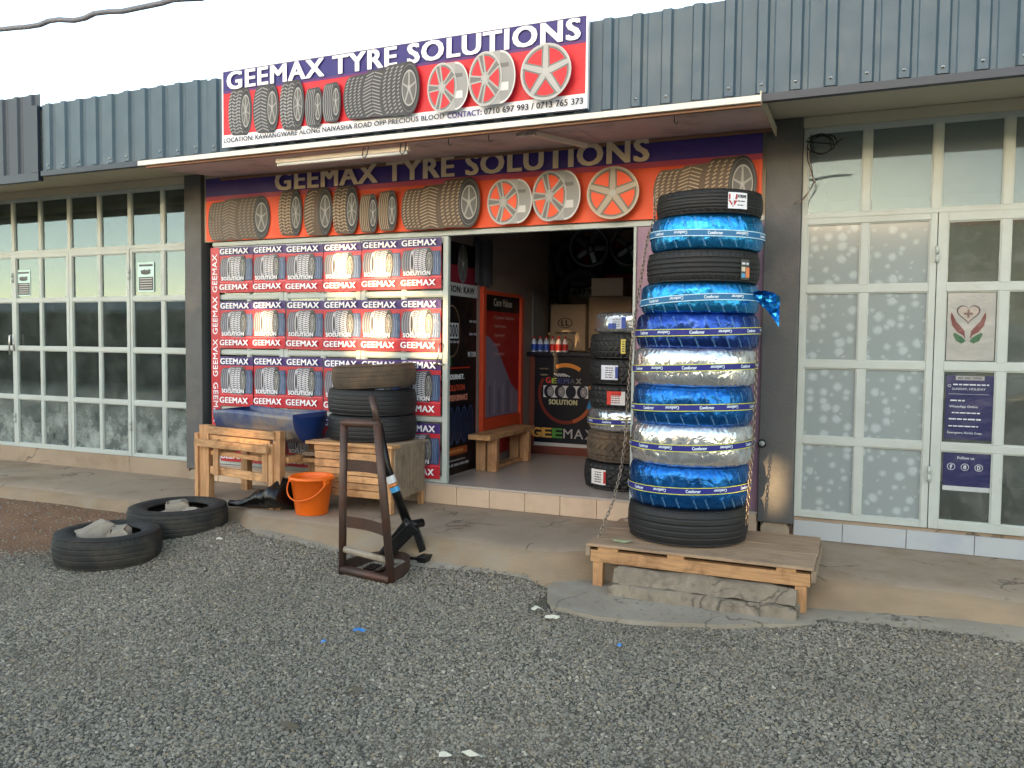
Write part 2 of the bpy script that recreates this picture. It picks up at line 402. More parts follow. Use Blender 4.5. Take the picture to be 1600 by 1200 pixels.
def foil(name, col, rough=.24):
    m = bpy.data.materials.new(name); m.use_nodes = True; t = m.node_tree; N = t.nodes; L = t.links
    b = N['Principled BSDF']; b.inputs['Metallic'].default_value = .85; b.inputs['Roughness'].default_value = rough
    tc = N.new('ShaderNodeTexCoord')
    n = N.new('ShaderNodeTexNoise'); n.inputs['Scale'].default_value = 14; n.inputs['Detail'].default_value = 3; n.inputs['Distortion'].default_value = 1.2
    L.new(tc.outputs['Object'], n.inputs['Vector'])
    v = N.new('ShaderNodeTexVoronoi'); v.inputs['Scale'].default_value = 22; v.feature = 'F1'
    mp = N.new('ShaderNodeMapping'); mp.inputs['Scale'].default_value = (1, 1, .55)
    L.new(tc.outputs['Object'], mp.inputs[0])
    av = N.new('ShaderNodeVectorMath'); av.operation = 'ADD'
    sv = N.new('ShaderNodeVectorMath'); sv.operation = 'SCALE'; sv.inputs['Scale'].default_value = .08
    L.new(n.outputs['Color'], sv.inputs[0]); L.new(mp.outputs[0], av.inputs[0]); L.new(sv.outputs[0], av.inputs[1]); L.new(av.outputs[0], v.inputs['Vector'])
    ad = N.new('ShaderNodeMath'); ad.operation = 'MULTIPLY_ADD'; ad.inputs[1].default_value = 1.0
    L.new(v.outputs['Distance'], ad.inputs[0]); L.new(n.outputs['Fac'], ad.inputs[2])
    bp = N.new('ShaderNodeBump'); bp.inputs['Strength'].default_value = .55; bp.inputs['Distance'].default_value = .012
    bp.inputs['Strength'].default_value = .27; L.new(ad.outputs[0], bp.inputs['Height']); L.new(bp.outputs[0], b.inputs['Normal'])
    hs = N.new('ShaderNodeHueSaturation'); hs.inputs['Color'].default_value = (*col, 1)
    mr = N.new('ShaderNodeMapRange'); mr.inputs['From Min'].default_value = .3; mr.inputs['From Max'].default_value = .7; mr.inputs['To Min'].default_value = .85; mr.inputs['To Max'].default_value = 1.15
    L.new(n.outputs['Fac'], mr.inputs['Value']); L.new(mr.outputs[0], hs.inputs['Value']); L.new(hs.outputs[0], b.inputs['Base Color'])
    MATS[name] = m; return m
F_light = foil('light_blue_foil', s2l((.16, .52, .76)))
F_mid = foil('blue_foil', s2l((.12, .39, .68)))
F_deep = foil('deep_blue_foil', s2l((.16, .28, .58)))
F_silver = foil('silver_foil', s2l((.86, .87, .88)), .16)

def glass(name, dust=.03, dcol=(.4, .4, .36), ior=1.7, low=None, tint=(.74, .84, .84)):
    m = bpy.data.materials.new(name); m.use_nodes = True; t = m.node_tree; N = t.nodes; L = t.links; N.clear()
    o = N.new('ShaderNodeOutputMaterial'); tr = N.new('ShaderNodeBsdfTransparent'); gl = N.new('ShaderNodeBsdfGlossy'); gl.inputs['Roughness'].default_value = .015; gl.inputs['Color'].default_value = (*tint, 1)
    tr.inputs[0].default_value = (.86, .9, .88, 1)
    fr = N.new('ShaderNodeFresnel'); fr.inputs['IOR'].default_value = ior
    mx = N.new('ShaderNodeMixShader'); L.new(fr.outputs[0], mx.inputs[0]); L.new(tr.outputs[0], mx.inputs[1]); L.new(gl.outputs[0], mx.inputs[2])
    df = N.new('ShaderNodeBsdfDiffuse'); df.inputs[0].default_value = (*dcol, 1)
    tc = N.new('ShaderNodeTexCoord'); n = N.new('ShaderNodeTexNoise'); n.inputs['Scale'].default_value = 5; n.inputs['Detail'].default_value = 10; n.inputs['Roughness'].default_value = .75
    L.new(tc.outputs['Object'], n.inputs['Vector'])
    bp = N.new('ShaderNodeBump'); bp.inputs['Strength'].default_value = .04; n5 = N.new('ShaderNodeTexNoise'); n5.inputs['Scale'].default_value = 2.2
    L.new(tc.outputs['Object'], n5.inputs['Vector']); L.new(n5.outputs['Fac'], bp.inputs['Height']); bp.inputs['Distance'].default_value = .02; L.new(bp.outputs[0], gl.inputs['Normal'])
    mr = N.new('ShaderNodeMapRange'); mr.inputs['From Min'].default_value = .45; mr.inputs['From Max'].default_value = .75
    mr.inputs['To Min'].default_value = dust; mr.inputs['To Max'].default_value = dust * (4 if dust < .2 else 1.15)
    L.new(n.outputs['Fac'], mr.inputs['Value'])
    fac = mr.outputs[0]
    if low:
        sp = N.new('ShaderNodeSeparateXYZ'); L.new(tc.outputs['Object'], sp.inputs[0])
        m5 = N.new('ShaderNodeMapRange'); m5.inputs['From Min'].default_value = low; m5.inputs['From Max'].default_value = .36
        m5.inputs['To Min'].default_value = 0; m5.inputs['To Max'].default_value = 1
        L.new(sp.outputs['Z'], m5.inputs['Value'])
        cr = N.new('ShaderNodeMath'); cr.operation = 'MULTIPLY'; L.new(m5.outputs[0], cr.inputs[0])
        n7 = N.new('ShaderNodeMapRange'); n7.inputs['From Min'].default_value = .35; n7.inputs['From Max'].default_value = .65; L.new(n.outputs['Fac'], n7.inputs['Value'])
        L.new(n7.outputs[0], cr.inputs[1])
        a2 = N.new('ShaderNodeMath'); a2.operation = 'ADD'; a2.use_clamp = True; L.new(cr.outputs[0], a2.inputs[0]); L.new(fac, a2.inputs[1]); fac = a2.outputs[0]
    m2 = N.new('ShaderNodeMixShader'); L.new(fac, m2.inputs[0]); L.new(mx.outputs[0], m2.inputs[1]); L.new(df.outputs[0], m2.inputs[2])
    L.new(m2.outputs[0], o.inputs[0]); MATS[name] = m; return m
G_clear = glass('window_glass', .09, (.34, .36, .34), ior=1.9)
G_high = glass('high_window_glass', .25, (.36, .42, .45), 1.42, tint=(.46, .68, .90))
G_dusty = glass('dusty_window_glass', .045, (.30, .34, .32), ior=2.0, low=.85, tint=(.66, .78, .80))

def frosted():
    m = bpy.data.materials.new('frosted_dotted_film'); m.use_nodes = True; t = m.node_tree; N = t.nodes; L = t.links
    b = N['Principled BSDF']; b.inputs['Roughness'].default_value = .12
    tc = N.new('ShaderNodeTexCoord'); v = N.new('ShaderNodeTexVoronoi'); v.voronoi_dimensions = '2D'; v.inputs['Scale'].default_value = 13; v.inputs['Randomness'].default_value = .85
    n = N.new('ShaderNodeTexNoise'); n.inputs['Scale'].default_value = 40
    L.new(tc.outputs['Object'], n.inputs['Vector'])
    sx = N.new('ShaderNodeSeparateXYZ'); L.new(tc.outputs['Object'], sx.inputs[0]); mp = N.new('ShaderNodeCombineXYZ'); L.new(sx.outputs['X'], mp.inputs['X']); L.new(sx.outputs['Z'], mp.inputs['Y'])
    sv = N.new('ShaderNodeVectorMath'); sv.operation = 'MULTIPLY_ADD'; sv.inputs[1].default_value = (.018, .018, 0)
    L.new(n.outputs['Color'], sv.inputs[0]); L.new(mp.outputs[0], sv.inputs[2]); L.new(sv.outputs[0], v.inputs['Vector'])
    sc_ = N.new('ShaderNodeSeparateColor'); L.new(v.outputs['Color'], sc_.inputs[0])
    ms = N.new('ShaderNodeMapRange'); ms.inputs['To Min'].default_value = .08; ms.inputs['To Max'].default_value = .46; L.new(sc_.outputs[0], ms.inputs['Value'])
    su = N.new('ShaderNodeMath'); su.operation = 'SUBTRACT'; L.new(ms.outputs[0], su.inputs[0]); L.new(v.outputs['Distance'], su.inputs[1])
    mr = N.new('ShaderNodeMapRange'); mr.inputs['From Min'].default_value = -.06; mr.inputs['From Max'].default_value = .22; mr.inputs['To Max'].default_value = .85; L.new(su.outputs[0], mr.inputs['Value'])
    mx = N.new('ShaderNodeMix'); mx.data_type = 'RGBA'; mx.inputs['A'].default_value = (*s2l((.55, .59, .59)), 1); mx.inputs['B'].default_value = (*s2l((.68, .72, .73)), 1)
    L.new(mr.outputs[0], mx.inputs['Factor']); L.new(mx.outputs['Result'], b.inputs['Base Color'])
    b.inputs['Specular IOR Level'].default_value = .6
    MATS[m.name] = m; return m
M_frost = frosted()

# ================================================================== GROUND
def sst(a, b, x):
    if a > b: return 1 - sst(b, a, x)
    t = max(0, min(1, (x - a) / (b - a))); return t * t * (3 - 2 * t)
def gz(x, y):
    rise = .09 * sst(3.9, 4.7, y) * (1 - sst(-4.2, -2.4, x))
    rise = max(rise, .055 * sst(4.25, 4.7, y) * sst(-.6, .2, x), .04 * sst(4.3, 4.75, y) * (1 - sst(-1.95, -1.76, x) * (1 - sst(-.2, .0, x))))
    return rise + .012 * noise.noise((x * .9, y * .9, 0)) + .006 * noise.noise((x * 3, y * 3, 5))
def dens(x, y, only=False):
    n = noise.noise((x * 1.1, y * 1.1, 3)) * .45 + noise.noise((x * 5, y * 5, 9)) * .2
    # reddish dirt in the corner left of the two old tyres
    d = (-(x + 4.95) * 1.15 + (y - 4.05) * .9) * 1.6 + n * .8
    a = 1 - sst(-.1, .8, d)
    if only: return a
    a = .05 + .95 * a
    # thin, trodden gravel near the pavement edge on the right
    b = 1 - .75 * sst(4.55, 4.8, y + n * .2) * sst(-1.8, -1.2, x)
    c = sst(4.72, 4.56, y + n * .12) if x > -4.2 else 1
    e = 1
    if -1.74 < x < .3:
        ed = 4.2 if x < -1.1 else 4.2 + (x + 1.1) * .42
        e = 1 - sst(ed, ed + .07, y + .03 * noise.noise((x * 4, 0, 0)))
    g_ = 1 - .55 * sst(.22, .5, noise.noise((x * .55 + 2, y * 1.2, 11)) + .25 * noise.noise((x * 3, y * 4, 12)))
    return max(.0, a * b * c * e * g_)

def gravel_mat():
    m = bpy.data.materials.new('gravel_bed'); m.use_nodes = True; t = m.node_tree; N = t.nodes; L = t.links
    b = N['Principled BSDF']; b.inputs['Roughness'].default_value = .95
    tc = N.new('ShaderNodeTexCoord')
    v = N.new('ShaderNodeTexVoronoi'); v.inputs['Scale'].default_value = 70; L.new(tc.outputs['Object'], v.inputs['Vector'])
    n = N.new('ShaderNodeTexNoise'); n.inputs['Scale'].default_value = 1.3; n.inputs['Detail'].default_value = 8; L.new(tc.outputs['Object'], n.inputs['Vector'])
    sc_ = N.new('ShaderNodeSeparateColor'); L.new(v.outputs['Color'], sc_.inputs[0])
    m1 = N.new('ShaderNodeMapRange'); m1.inputs['To Min'].default_value = .5; m1.inputs['To Max'].default_value = 1.3; L.new(sc_.outputs[0], m1.inputs['Value'])
    g = N.new('ShaderNodeHueSaturation'); g.inputs['Color'].default_value = (*s2l((.36, .345, .30)), 1); L.new(m1.outputs[0], g.inputs['Value'])
    dm = N.new('ShaderNodeMapRange'); dm.inputs['From Min'].default_value = .5; dm.inputs['From Max'].default_value = .62; L.new(n.outputs['Fac'], dm.inputs['Value'])
    dd = N.new('ShaderNodeMix'); dd.data_type = 'RGBA'; dd.inputs['B'].default_value = (*s2l((.47, .42, .35)), 1); L.new(dm.outputs[0], dd.inputs['Factor']); L.new(g.outputs[0], dd.inputs['A'])
    at = N.new('ShaderNodeAttribute'); at.attribute_name = 'clean'
    n2 = N.new('ShaderNodeTexNoise'); n2.inputs['Scale'].default_value = 6; n2.inputs['Detail'].default_value = 8; L.new(tc.outputs['Object'], n2.inputs['Vector'])
    cr = N.new('ShaderNodeMix'); cr.data_type = 'RGBA'; cr.inputs['A'].default_value = (*s2l((.40, .27, .18)), 1); cr.inputs['B'].default_value = (*s2l((.58, .45, .34)), 1)
    L.new(n2.outputs['Fac'], cr.inputs['Factor'])
    mx = N.new('ShaderNodeMix'); mx.data_type = 'RGBA'; L.new(at.outputs['Fac'], mx.inputs['Factor']); L.new(cr.outputs['Result'], mx.inputs['A']); L.new(dd.outputs['Result'], mx.inputs['B'])
    L.new(mx.outputs['Result'], b.inputs['Base Color'])
    bp = N.new('ShaderNodeBump'); bp.inputs['Strength'].default_value = .8; bp.inputs['Distance'].default_value = .012; bp.invert = True
    L.new(v.outputs['Distance'], bp.inputs['Height']); L.new(bp.outputs[0], b.inputs['Normal'])
    return m
M_grav = gravel_mat()

def ground_grid(x0, x1, y0, y1, step, name):
    nx = int((x1 - x0) / step); ny = int((y1 - y0) / step)
    vs = []; dn_ = []; di_ = []
    for j in range(ny + 1):
        for i in range(nx + 1):
            x = x0 + (x1 - x0) * i / nx; y = y0 + (y1 - y0) * j / ny
            vs.append((x, y, gz(x, y))); dn_.append(dens(x, y)); di_.append(dens(x, y, True))
    fs = [(j * (nx + 1) + i, j * (nx + 1) + i + 1, (j + 1) * (nx + 1) + i + 1, (j + 1) * (nx + 1) + i) for j in range(ny) for i in range(nx)]
    me = bpy.data.meshes.new(name); me.from_pydata(vs, [], fs)
    a = me.attributes.new('dens', 'FLOAT', 'POINT'); a.data.foreach_set('value', dn_)
    a = me.attributes.new('clean', 'FLOAT', 'POINT'); a.data.foreach_set('value', di_)
    me.polygons.foreach_set('use_smooth', [True] * len(fs)); me.materials.append(M_grav)
    o = bpy.data.objects.new(name, me); C.objects.link(o); return o
gnd = struct(ground_grid(-9, 4, 1.0, 4.9, .06, 'gravel_yard'))
# wide sheet out to the horizon
far = MB(); far.add([(-150, -150, -.03), (150, -150, -.03), (150, 150, -.03), (-150, 150, -.03)], [(0, 1, 2, 3)])
M_far = mat('road_gravel', s2l((.46, .43, .39)), .95, var=.25, vscale=.8, bump=.8, bscale=60)
struct(far.build('ground', M_far))

def gravel_stones():
    o = bpy.data.objects.new('gravel', gnd.data); C.objects.link(o)
    o['kind'] = 'stuff'; tag(o, 'loose crushed grey gravel spread over the yard in front of the shops', 'gravel')
    m = bpy.data.materials.new('crushed_stone'); m.use_nodes = True; t = m.node_tree; b = t.nodes['Principled BSDF']; b.inputs['Roughness'].default_value = .8
    oi = t.nodes.new('ShaderNodeObjectInfo'); cr = t.nodes.new('ShaderNodeValToRGB')
    cr.color_ramp.elements[0].color = (*s2l((.345, .325, .285)), 1); cr.color_ramp.elements[1].color = (*s2l((.73, .695, .625)), 1)
    for p, c in ((.15, (.475, .45, .40)), (.8, (.605, .575, .515)), (.93, (.57, .51, .40))):
        e = cr.color_ramp.elements.new(p); e.color = (*s2l(c), 1)
    tc = t.nodes.new('ShaderNodeTexCoord'); n = t.nodes.new('ShaderNodeTexNoise'); n.inputs['Scale'].default_value = 1.1; n.inputs['Detail'].default_value = 5
    geo = t.nodes.new('ShaderNodeNewGeometry'); t.links.new(geo.outputs['Position'], n.inputs['Vector'])
    hs = t.nodes.new('ShaderNodeHueSaturation'); mr = t.nodes.new('ShaderNodeMapRange'); mr.inputs['From Min'].default_value = .35; mr.inputs['From Max'].default_value = .7; mr.inputs['To Min'].default_value = .88; mr.inputs['To Max'].default_value = 1.1
    t.links.new(n.outputs['Fac'], mr.inputs['Value']); t.links.new(mr.outputs[0], hs.inputs['Value'])
    t.links.new(oi.outputs['Random'], cr.inputs[0]); t.links.new(cr.outputs[0], hs.inputs['Color']); t.links.new(hs.outputs[0], b.inputs['Base Color'])
    g = bpy.data.node_groups.new('stones', 'GeometryNodeTree')
    g.interface.new_socket('Geometry', in_out='INPUT', socket_type='NodeSocketGeometry'); g.interface.new_socket('Geometry', in_out='OUTPUT', socket_type='NodeSocketGeometry')
    N = g.nodes; L = g.links; gi = N.new('NodeGroupInput'); go = N.new('NodeGroupOutput')
    dp = N.new('GeometryNodeDistributePointsOnFaces'); at = N.new('GeometryNodeInputNamedAttribute'); at.data_type = 'FLOAT'; at.inputs['Name'].default_value = 'dens'
    mu = N.new('ShaderNodeMath'); mu.operation = 'MULTIPLY'; mu.inputs[1].default_value = 12500
    L.new(at.outputs['Attribute'], mu.inputs[0]); L.new(gi.outputs[0], dp.inputs['Mesh']); L.new(mu.outputs[0], dp.inputs['Density'])
    jn = N.new('GeometryNodeJoinGeometry')
    for k in range(5):
        ic = N.new('GeometryNodeMeshIcoSphere'); ic.inputs['Radius'].default_value = 1; ic.inputs['Subdivisions'].default_value = 1 + (k < 2)
        sp = N.new('GeometryNodeSetPosition'); ns = N.new('ShaderNodeTexNoise'); ns.noise_dimensions = '4D'; ns.inputs['W'].default_value = k * 7.3; ns.inputs['Scale'].default_value = .9; ns.inputs['Detail'].default_value = 1
        sb = N.new('ShaderNodeVectorMath'); sb.operation = 'SUBTRACT'; sb.inputs[1].default_value = (.5, .5, .5)
        sl_ = N.new('ShaderNodeVectorMath'); sl_.operation = 'SCALE'; sl_.inputs['Scale'].default_value = 2.4
        L.new(ns.outputs['Color'], sb.inputs[0]); L.new(sb.outputs[0], sl_.inputs[0]); L.new(ic.outputs['Mesh'], sp.inputs['Geometry']); L.new(sl_.outputs[0], sp.inputs['Offset'])
        ss = N.new('GeometryNodeSetShadeSmooth'); ss.inputs['Shade Smooth'].default_value = False; L.new(sp.outputs[0], ss.inputs[0])
        sm = N.new('GeometryNodeSetMaterial'); sm.inputs['Material'].default_value = m; L.new(ss.outputs[0], sm.inputs[0])
        tr = N.new('GeometryNodeTransform'); tr.inputs['Scale'].default_value = ((1.25, .8, .62), (1.1, .95, .6), (1.35, .7, .7), (1, 1, .7), (1.2, .75, .55))[k]; L.new(sm.outputs[0], tr.inputs[0])
        gt = N.new('GeometryNodeGeometryToInstance'); L.new(tr.outputs[0], gt.inputs[0]); L.new(gt.outputs[0], jn.inputs[0])
    ip = N.new('GeometryNodeInstanceOnPoints'); ip.inputs['Pick Instance'].default_value = True
    L.new(dp.outputs['Points'], ip.inputs['Points']); L.new(jn.outputs[0], ip.inputs['Instance'])
    rv = N.new('FunctionNodeRandomValue'); rv.data_type = 'FLOAT_VECTOR'; rv.inputs[0].default_value = (-.6, -.6, 0); rv.inputs[1].default_value = (.6, .6, 6.28)
    L.new(rv.outputs[0], ip.inputs['Rotation'])
    rs = N.new('FunctionNodeRandomValue'); rs.data_type = 'FLOAT'; rs.inputs[2].default_value = 0; rs.inputs[3].default_value = 1; rs.inputs['Seed'].default_value = 5
    pw = N.new('ShaderNodeMath'); pw.operation = 'POWER'; pw.inputs[1].default_value = 2.6; L.new(rs.outputs[1], pw.inputs[0])
    ma = N.new('ShaderNodeMath'); ma.operation = 'MULTIPLY_ADD'; ma.inputs[1].default_value = .0066; ma.inputs[2].default_value = .0034; L.new(pw.outputs[0], ma.inputs[0])
    L.new(ma.outputs[0], ip.inputs['Scale'])
    L.new(ip.outputs[0], go.inputs[0])
    md = o.modifiers.new('stones', 'NODES'); md.node_group = g
    return o
gravel_stones()

# pavement in front of the shops: uneven cement edge, haunched down to the yard
def pavement():
    mb = MB(); prof = [(4.66, -.02), (4.73, .045), (4.785, .09), (4.825, .145), (4.865, .175), (4.93, .19), (5.1, .192), (5.4, .196), (5.82, .2)]
    xs = [-12 + .12 * i for i in range(151)]; k = len(prof); vs = []
    for x in xs:
        e = .035 * noise.noise((x * 1.3, 0, 0)) + .014 * noise.noise((x * 6, 1, 0)); e += .10 * sst(-1.8, -1.5, x) + .06 * sst(-1.8, -1.6, x) * (1 - sst(-.25, -.05, x)) - .03 * sst(-6, -5.2, x) + .2 * sst(-5.35, -5.1, x) * (1 - sst(-4.5, -4.2, x))
        for j, (y, z) in enumerate(prof):
            q = 1 if j < 6 else max(0, 1 - (j - 5) * .34)
            if j >= 6 and e > .1: q = (1, 1, .95, .6, .3, 0, 0, 0, 0)[j - 4] if j > 4 else 1
            vs.append((x, y + e * q + (0 if j > 4 else .012 * noise.noise((x * 9, j, 2))), z + (.006 * noise.noise((x * 3, y * 3, 4)) if 0 < j < 8 else 0)))
    fs = [(i * k + j, (i + 1) * k + j, (i + 1) * k + j + 1, i * k + j + 1) for i in range(len(xs) - 1) for j in range(k - 1)]
    mb.add(vs, fs, smooth=True); mb.mi = [1 if (q % (k - 1)) < 4 else 0 for q in range(len(fs))]; return struct(mb.build('pavement', [M_conc, M_kerb]))
pavement()
# grey cement apron under the pallet bench
def apron():
    pts = [(-1.74, 4.86), (-1.75, 4.6), (-1.68, 4.42), (-1.6, 4.26), (-1.3, 4.2), (-1.08, 4.22), (-.7, 4.34), (-.4, 4.5), (-.1, 4.62), (.3, 4.68), (.3, 4.86)]
    P = []
    for i, p in enumerate(pts[:-1]):
        q = pts[i + 1]
        for s_ in range(6):
            t = s_ / 6; x = p[0] + (q[0] - p[0]) * t; y = p[1] + (q[1] - p[1]) * t
            P.append((x, y + .02 * noise.noise((x * 9, y * 9, 0)))) 
    P.append(pts[-1])
    mb = MB(); mb.prism(P, -.02, .026, 'z'); return struct(mb.build('cement_apron', M_apron, fixn=True))
apron()
def strip_ground():
    mb = MB(); xs = [-4.35 + .07 * i for i in range(140)]; vs = []
    for x in xs:
        y0 = 4.60 + .05 * noise.noise((x * 1.7, 3, 0)) + .03 * noise.noise((x * 8, 3, 0)) + .25 * (1 - sst(-4.35, -4.0, x))
        for k in range(5):
            y = y0 + (4.93 - y0) * k / 4; vs.append((x, y, gz(x, y) + (-.012 if k == 0 else .006 + .012 * k / 4)))
    mb.add(vs, [(i * 5 + k, (i + 1) * 5 + k, (i + 1) * 5 + k + 1, i * 5 + k + 1) for i in range(len(xs) - 1) for k in range(4)], smooth=True)
    keep = [q for q, f in enumerate(mb.f) if not (-1.80 < mb.v[f[0]][0] < -.36)]
    mb.f = [mb.f[q] for q in keep]; mb.c = [mb.c[q] for q in keep]; mb.sm = [mb.sm[q] for q in keep]; mb.mi = [mb.mi[q] for q in keep]
    return struct(mb.build('cement_strip', M_apron))
strip_ground()
b_ = MB()
def rough_block(mb, x0, x1, y0, y1, z0, z1, seed, nx=26, ny=5, nz=4, amp=.014, slope=0):
    # closed box with a rough surface
    def P(u, v, w_):
        x = x0 + (x1 - x0) * u; y = y0 + (y1 - y0) * v; z = z0 + (z1 - z0) * w_
        y += slope * w_ * (1 - v)
        r_ = .03 * (1 if w_ > .9 else 0)
        if u < .01: x += r_
        if u > .99: x -= r_
        if v < .01: y += r_ * .5
        n = [noise.noise((x * 9 + seed, y * 9, z * 9 + q * 5)) * amp for q in range(3)]
        return (x + n[0], y + n[1], z + n[2])
    def face(f, na, nb):
        vs = [P(*f(i / na, j / nb)) for j in range(nb + 1) for i in range(na + 1)]
        mb.add(vs, [(j * (na + 1) + i, j * (na + 1) + i + 1, (j + 1) * (na + 1) + i + 1, (j + 1) * (na + 1) + i) for j in range(nb) for i in range(na)], smooth=True)
    face(lambda a, b: (a, 0, b), nx, nz); face(lambda a, b: (a, 1, b), nx, nz); face(lambda a, b: (a, b, 1), nx, ny); face(lambda a, b: (a, b, 0), nx, ny)
    face(lambda a, b: (0, a, b), ny, nz); face(lambda a, b: (1, a, b), ny, nz)
bt = thing('concrete_step', 'cracked old concrete step under the pallet bench', 'concrete step', (-.83, 4.7, 0))
m_ = MB(); rough_block(m_, -1.37, -.31, 4.56, 4.86, -.01, .085, 3, 60, 5, 8, .018, .05); m_.build('lower_course', M_block, bt)
m_ = MB(); rough_block(m_, -1.355, -.32, 4.635, 4.86, .088, .162, 8, 60, 5, 8, .018, .06); m_.build('upper_course', M_block, bt)

# ================================================================== SHOP BUILDING
FY = 5.8
bld = thing('shop_building', 'single-storey row of shops with ribbed blue-grey sheet fascia and white steel frames', 'building', (0, FY, .2))
def bx(name, m, *a, bevel=0): 
    mb = MB(); mb.box(*a); return mb.build(name, m, bld, bevel)
# pillars with their broken bases
for x0, x1 in ((-5.80, -5.60), (-.667, -.437)):
    p = bx('pillar', M_pill, x0, x1, 5.757, 5.90, .30, 2.997, bevel=.006)
    mb = MB(); rough_block(mb, x0 + .02, x1 - .02, 5.77, 5.88, .19, .302, x0, 5, 5, 3, .01); mb.build('pillar_base', M_plinth, p, off=WORLD[bld])
bx('plinth_wall', M_conc, -12, -5.81, 5.8, 5.95, .15, .356)
bx('plinth_wall', M_conc, -.436, 5, 5.815, 5.95, .15, .345)
bx('plinth_wall', M_grout, -5.598, -.668, 5.785, 5.95, .15, .345)
# walls, ceilings and back of the three units
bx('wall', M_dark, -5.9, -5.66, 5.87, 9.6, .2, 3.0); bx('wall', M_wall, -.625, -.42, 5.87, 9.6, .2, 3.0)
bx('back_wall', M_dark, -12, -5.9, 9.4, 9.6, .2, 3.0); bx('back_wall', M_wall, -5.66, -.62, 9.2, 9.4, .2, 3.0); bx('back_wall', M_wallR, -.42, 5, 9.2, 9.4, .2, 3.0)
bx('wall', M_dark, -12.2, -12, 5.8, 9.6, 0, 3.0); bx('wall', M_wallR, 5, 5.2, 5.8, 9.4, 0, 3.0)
bx('banner_wall', M_soff, -5.598, -.668, 5.80, 5.95, 2.385, 2.997)
bx('lintel', M_soff, -12, -5.802, 5.77, 5.9, 2.93, 2.997); bx('lintel', M_soff, -.435, 5, 5.77, 5.9, 2.93, 2.997)
bx('soffit', M_soff, -6.62, 5, 5.022, 5.86, 3.0, 3.03); bx('soffit', M_soff, -12, -6.63, 5.022, 5.86, 3.0, 3.03)
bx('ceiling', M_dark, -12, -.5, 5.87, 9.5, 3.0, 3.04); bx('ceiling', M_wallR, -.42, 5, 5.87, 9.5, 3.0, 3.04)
bx('roof', M_darkc, -12.2, 5.2, 4.99, 9.7, 3.06, 3.12)
bx('fascia_board', M_soff, -12, 5, 4.985, 5.02, 2.93, 3.47)
bx('flashing', M_darkc, -6.6, 5, 4.935, 4.983, 2.895, 2.938); bx('flashing', M_darkc, -12, -6.63, 4.935, 4.983, 2.86, 2.93)
bx('gutter_lip', M_darkc, -12, 5, 4.97, 5.06, 3.475, 3.50)
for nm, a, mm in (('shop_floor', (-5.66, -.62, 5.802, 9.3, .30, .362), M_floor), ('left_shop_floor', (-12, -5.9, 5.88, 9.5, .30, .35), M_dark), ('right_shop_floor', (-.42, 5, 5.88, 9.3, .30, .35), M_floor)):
    mb = MB(); mb.box(*a); struct(mb.build('interior_floor', mm))

def sheet(x0, pitch, n, z0, z1, Y, m, rib=.05, dep=.022, first=None):
    """ribbed roofing sheet standing on edge: pans between raised trapezoid ribs"""
    pts = []
    x = x0
    for k in range(n):
        c = x0 + pitch * (k + .5)
        pts += [(c - rib / 2 - .012, 0), (c - rib / 2, -dep), (c + rib / 2, -dep), (c + rib / 2 + .012, 0)]
        if k < n - 1: pts += [(c + pitch * .33, 0), (c + pitch * .33 + .004, -.003), (c + pitch * .33 + .008, 0)]
    pts = [(x0, 0)] + pts + [(x0 + pitch * n + .01, 0)]
    mb = MB(); vs = []; k = len(pts)
    for th in (0, .0015):
        for z in (z0, z1): vs += [(x, Y + y + th, z) for x, y in pts]
    fs = [(i, i + 1, k + i + 1, k + i) for i in range(k - 1)] + [(2 * k + i + 1, 2 * k + i, 3 * k + i, 3 * k + i + 1) for i in range(k - 1)]
    mb.add(vs, fs); return mb
pitch = .1845
x = -6.605; k = 0
scr = MB(); scr.lathe([(0, -.006), (.006, -.005), (.008, 0), (.0, .001)], 8)
scr_me = None
while x < 4.8:
    n = 5
    s_ = sheet(x, pitch, n, 2.945, 3.505 + .006 * math.sin(k * 2.1), 4.962 - .0016 * (k % 2), M_blueg).build('cladding_sheet', M_blueg, bld)
    for i in range(n):
        if random.random() < .12: continue
        cx = x + pitch * (i + .5)
        if scr_me is None:
            mb = MB(); mb.tube([(0, 0, 0), (0, -.004, 0)], .010, 8); mb.tube([(0, -.004, 0), (0, -.008, 0)], .006, 6); scr_me = mb.mesh('screw', M_silv)
        o = bpy.data.objects.new('screw', scr_me); C.objects.link(o); o.parent = s_
        o.location = (cx - WORLD[bld][0], 4.9385 - WORLD[bld][1], 2.985 + random.uniform(-.006, .01) - WORLD[bld][2])
    x += pitch * n; k += 1
x = -6.63 - .76 * 7
while x < -6.7:
    sheet(x, .19, 4, 2.93, 3.62 - .02 * ((x + 12) / 5), 4.958, M_darkc, rib=.04, dep=.018).build('cladding_sheet', M_darkc, bld); x += .76
bx('cladding_corner', M_darkc, -6.72, -6.625, 4.93, 4.96, 2.93, 3.5)

# tiles below the frames
x = -5.596; k = 0
for xe in (-5.43, -5.14, -4.85, -4.56, -4.27, -3.98, -3.69, -3.4, -3.265, -2.977, -2.69, -2.39, -2.102, -1.814, -1.53, -1.24, -.95, -.67):
    mb = MB(); mb.box(x + .002, xe - .002, 5.768 + random.uniform(0, .002), 5.786, .203, .345); mb.build('tile', M_tileB, bld, .0015); x = xe
x = -.434
for xe in (-.126, .255, .64, 1.02, 1.4, 1.78, 2.16, 2.54, 2.92, 3.3):
    mb = MB(); mb.box(x + .002, xe - .002, 5.80, 5.816, .203, .325); mb.build('tile', M_marble, bld, .0015); x = xe
bx('threshold', M_floor, -5.598, -.67, 5.765, 5.803, .347, .364)

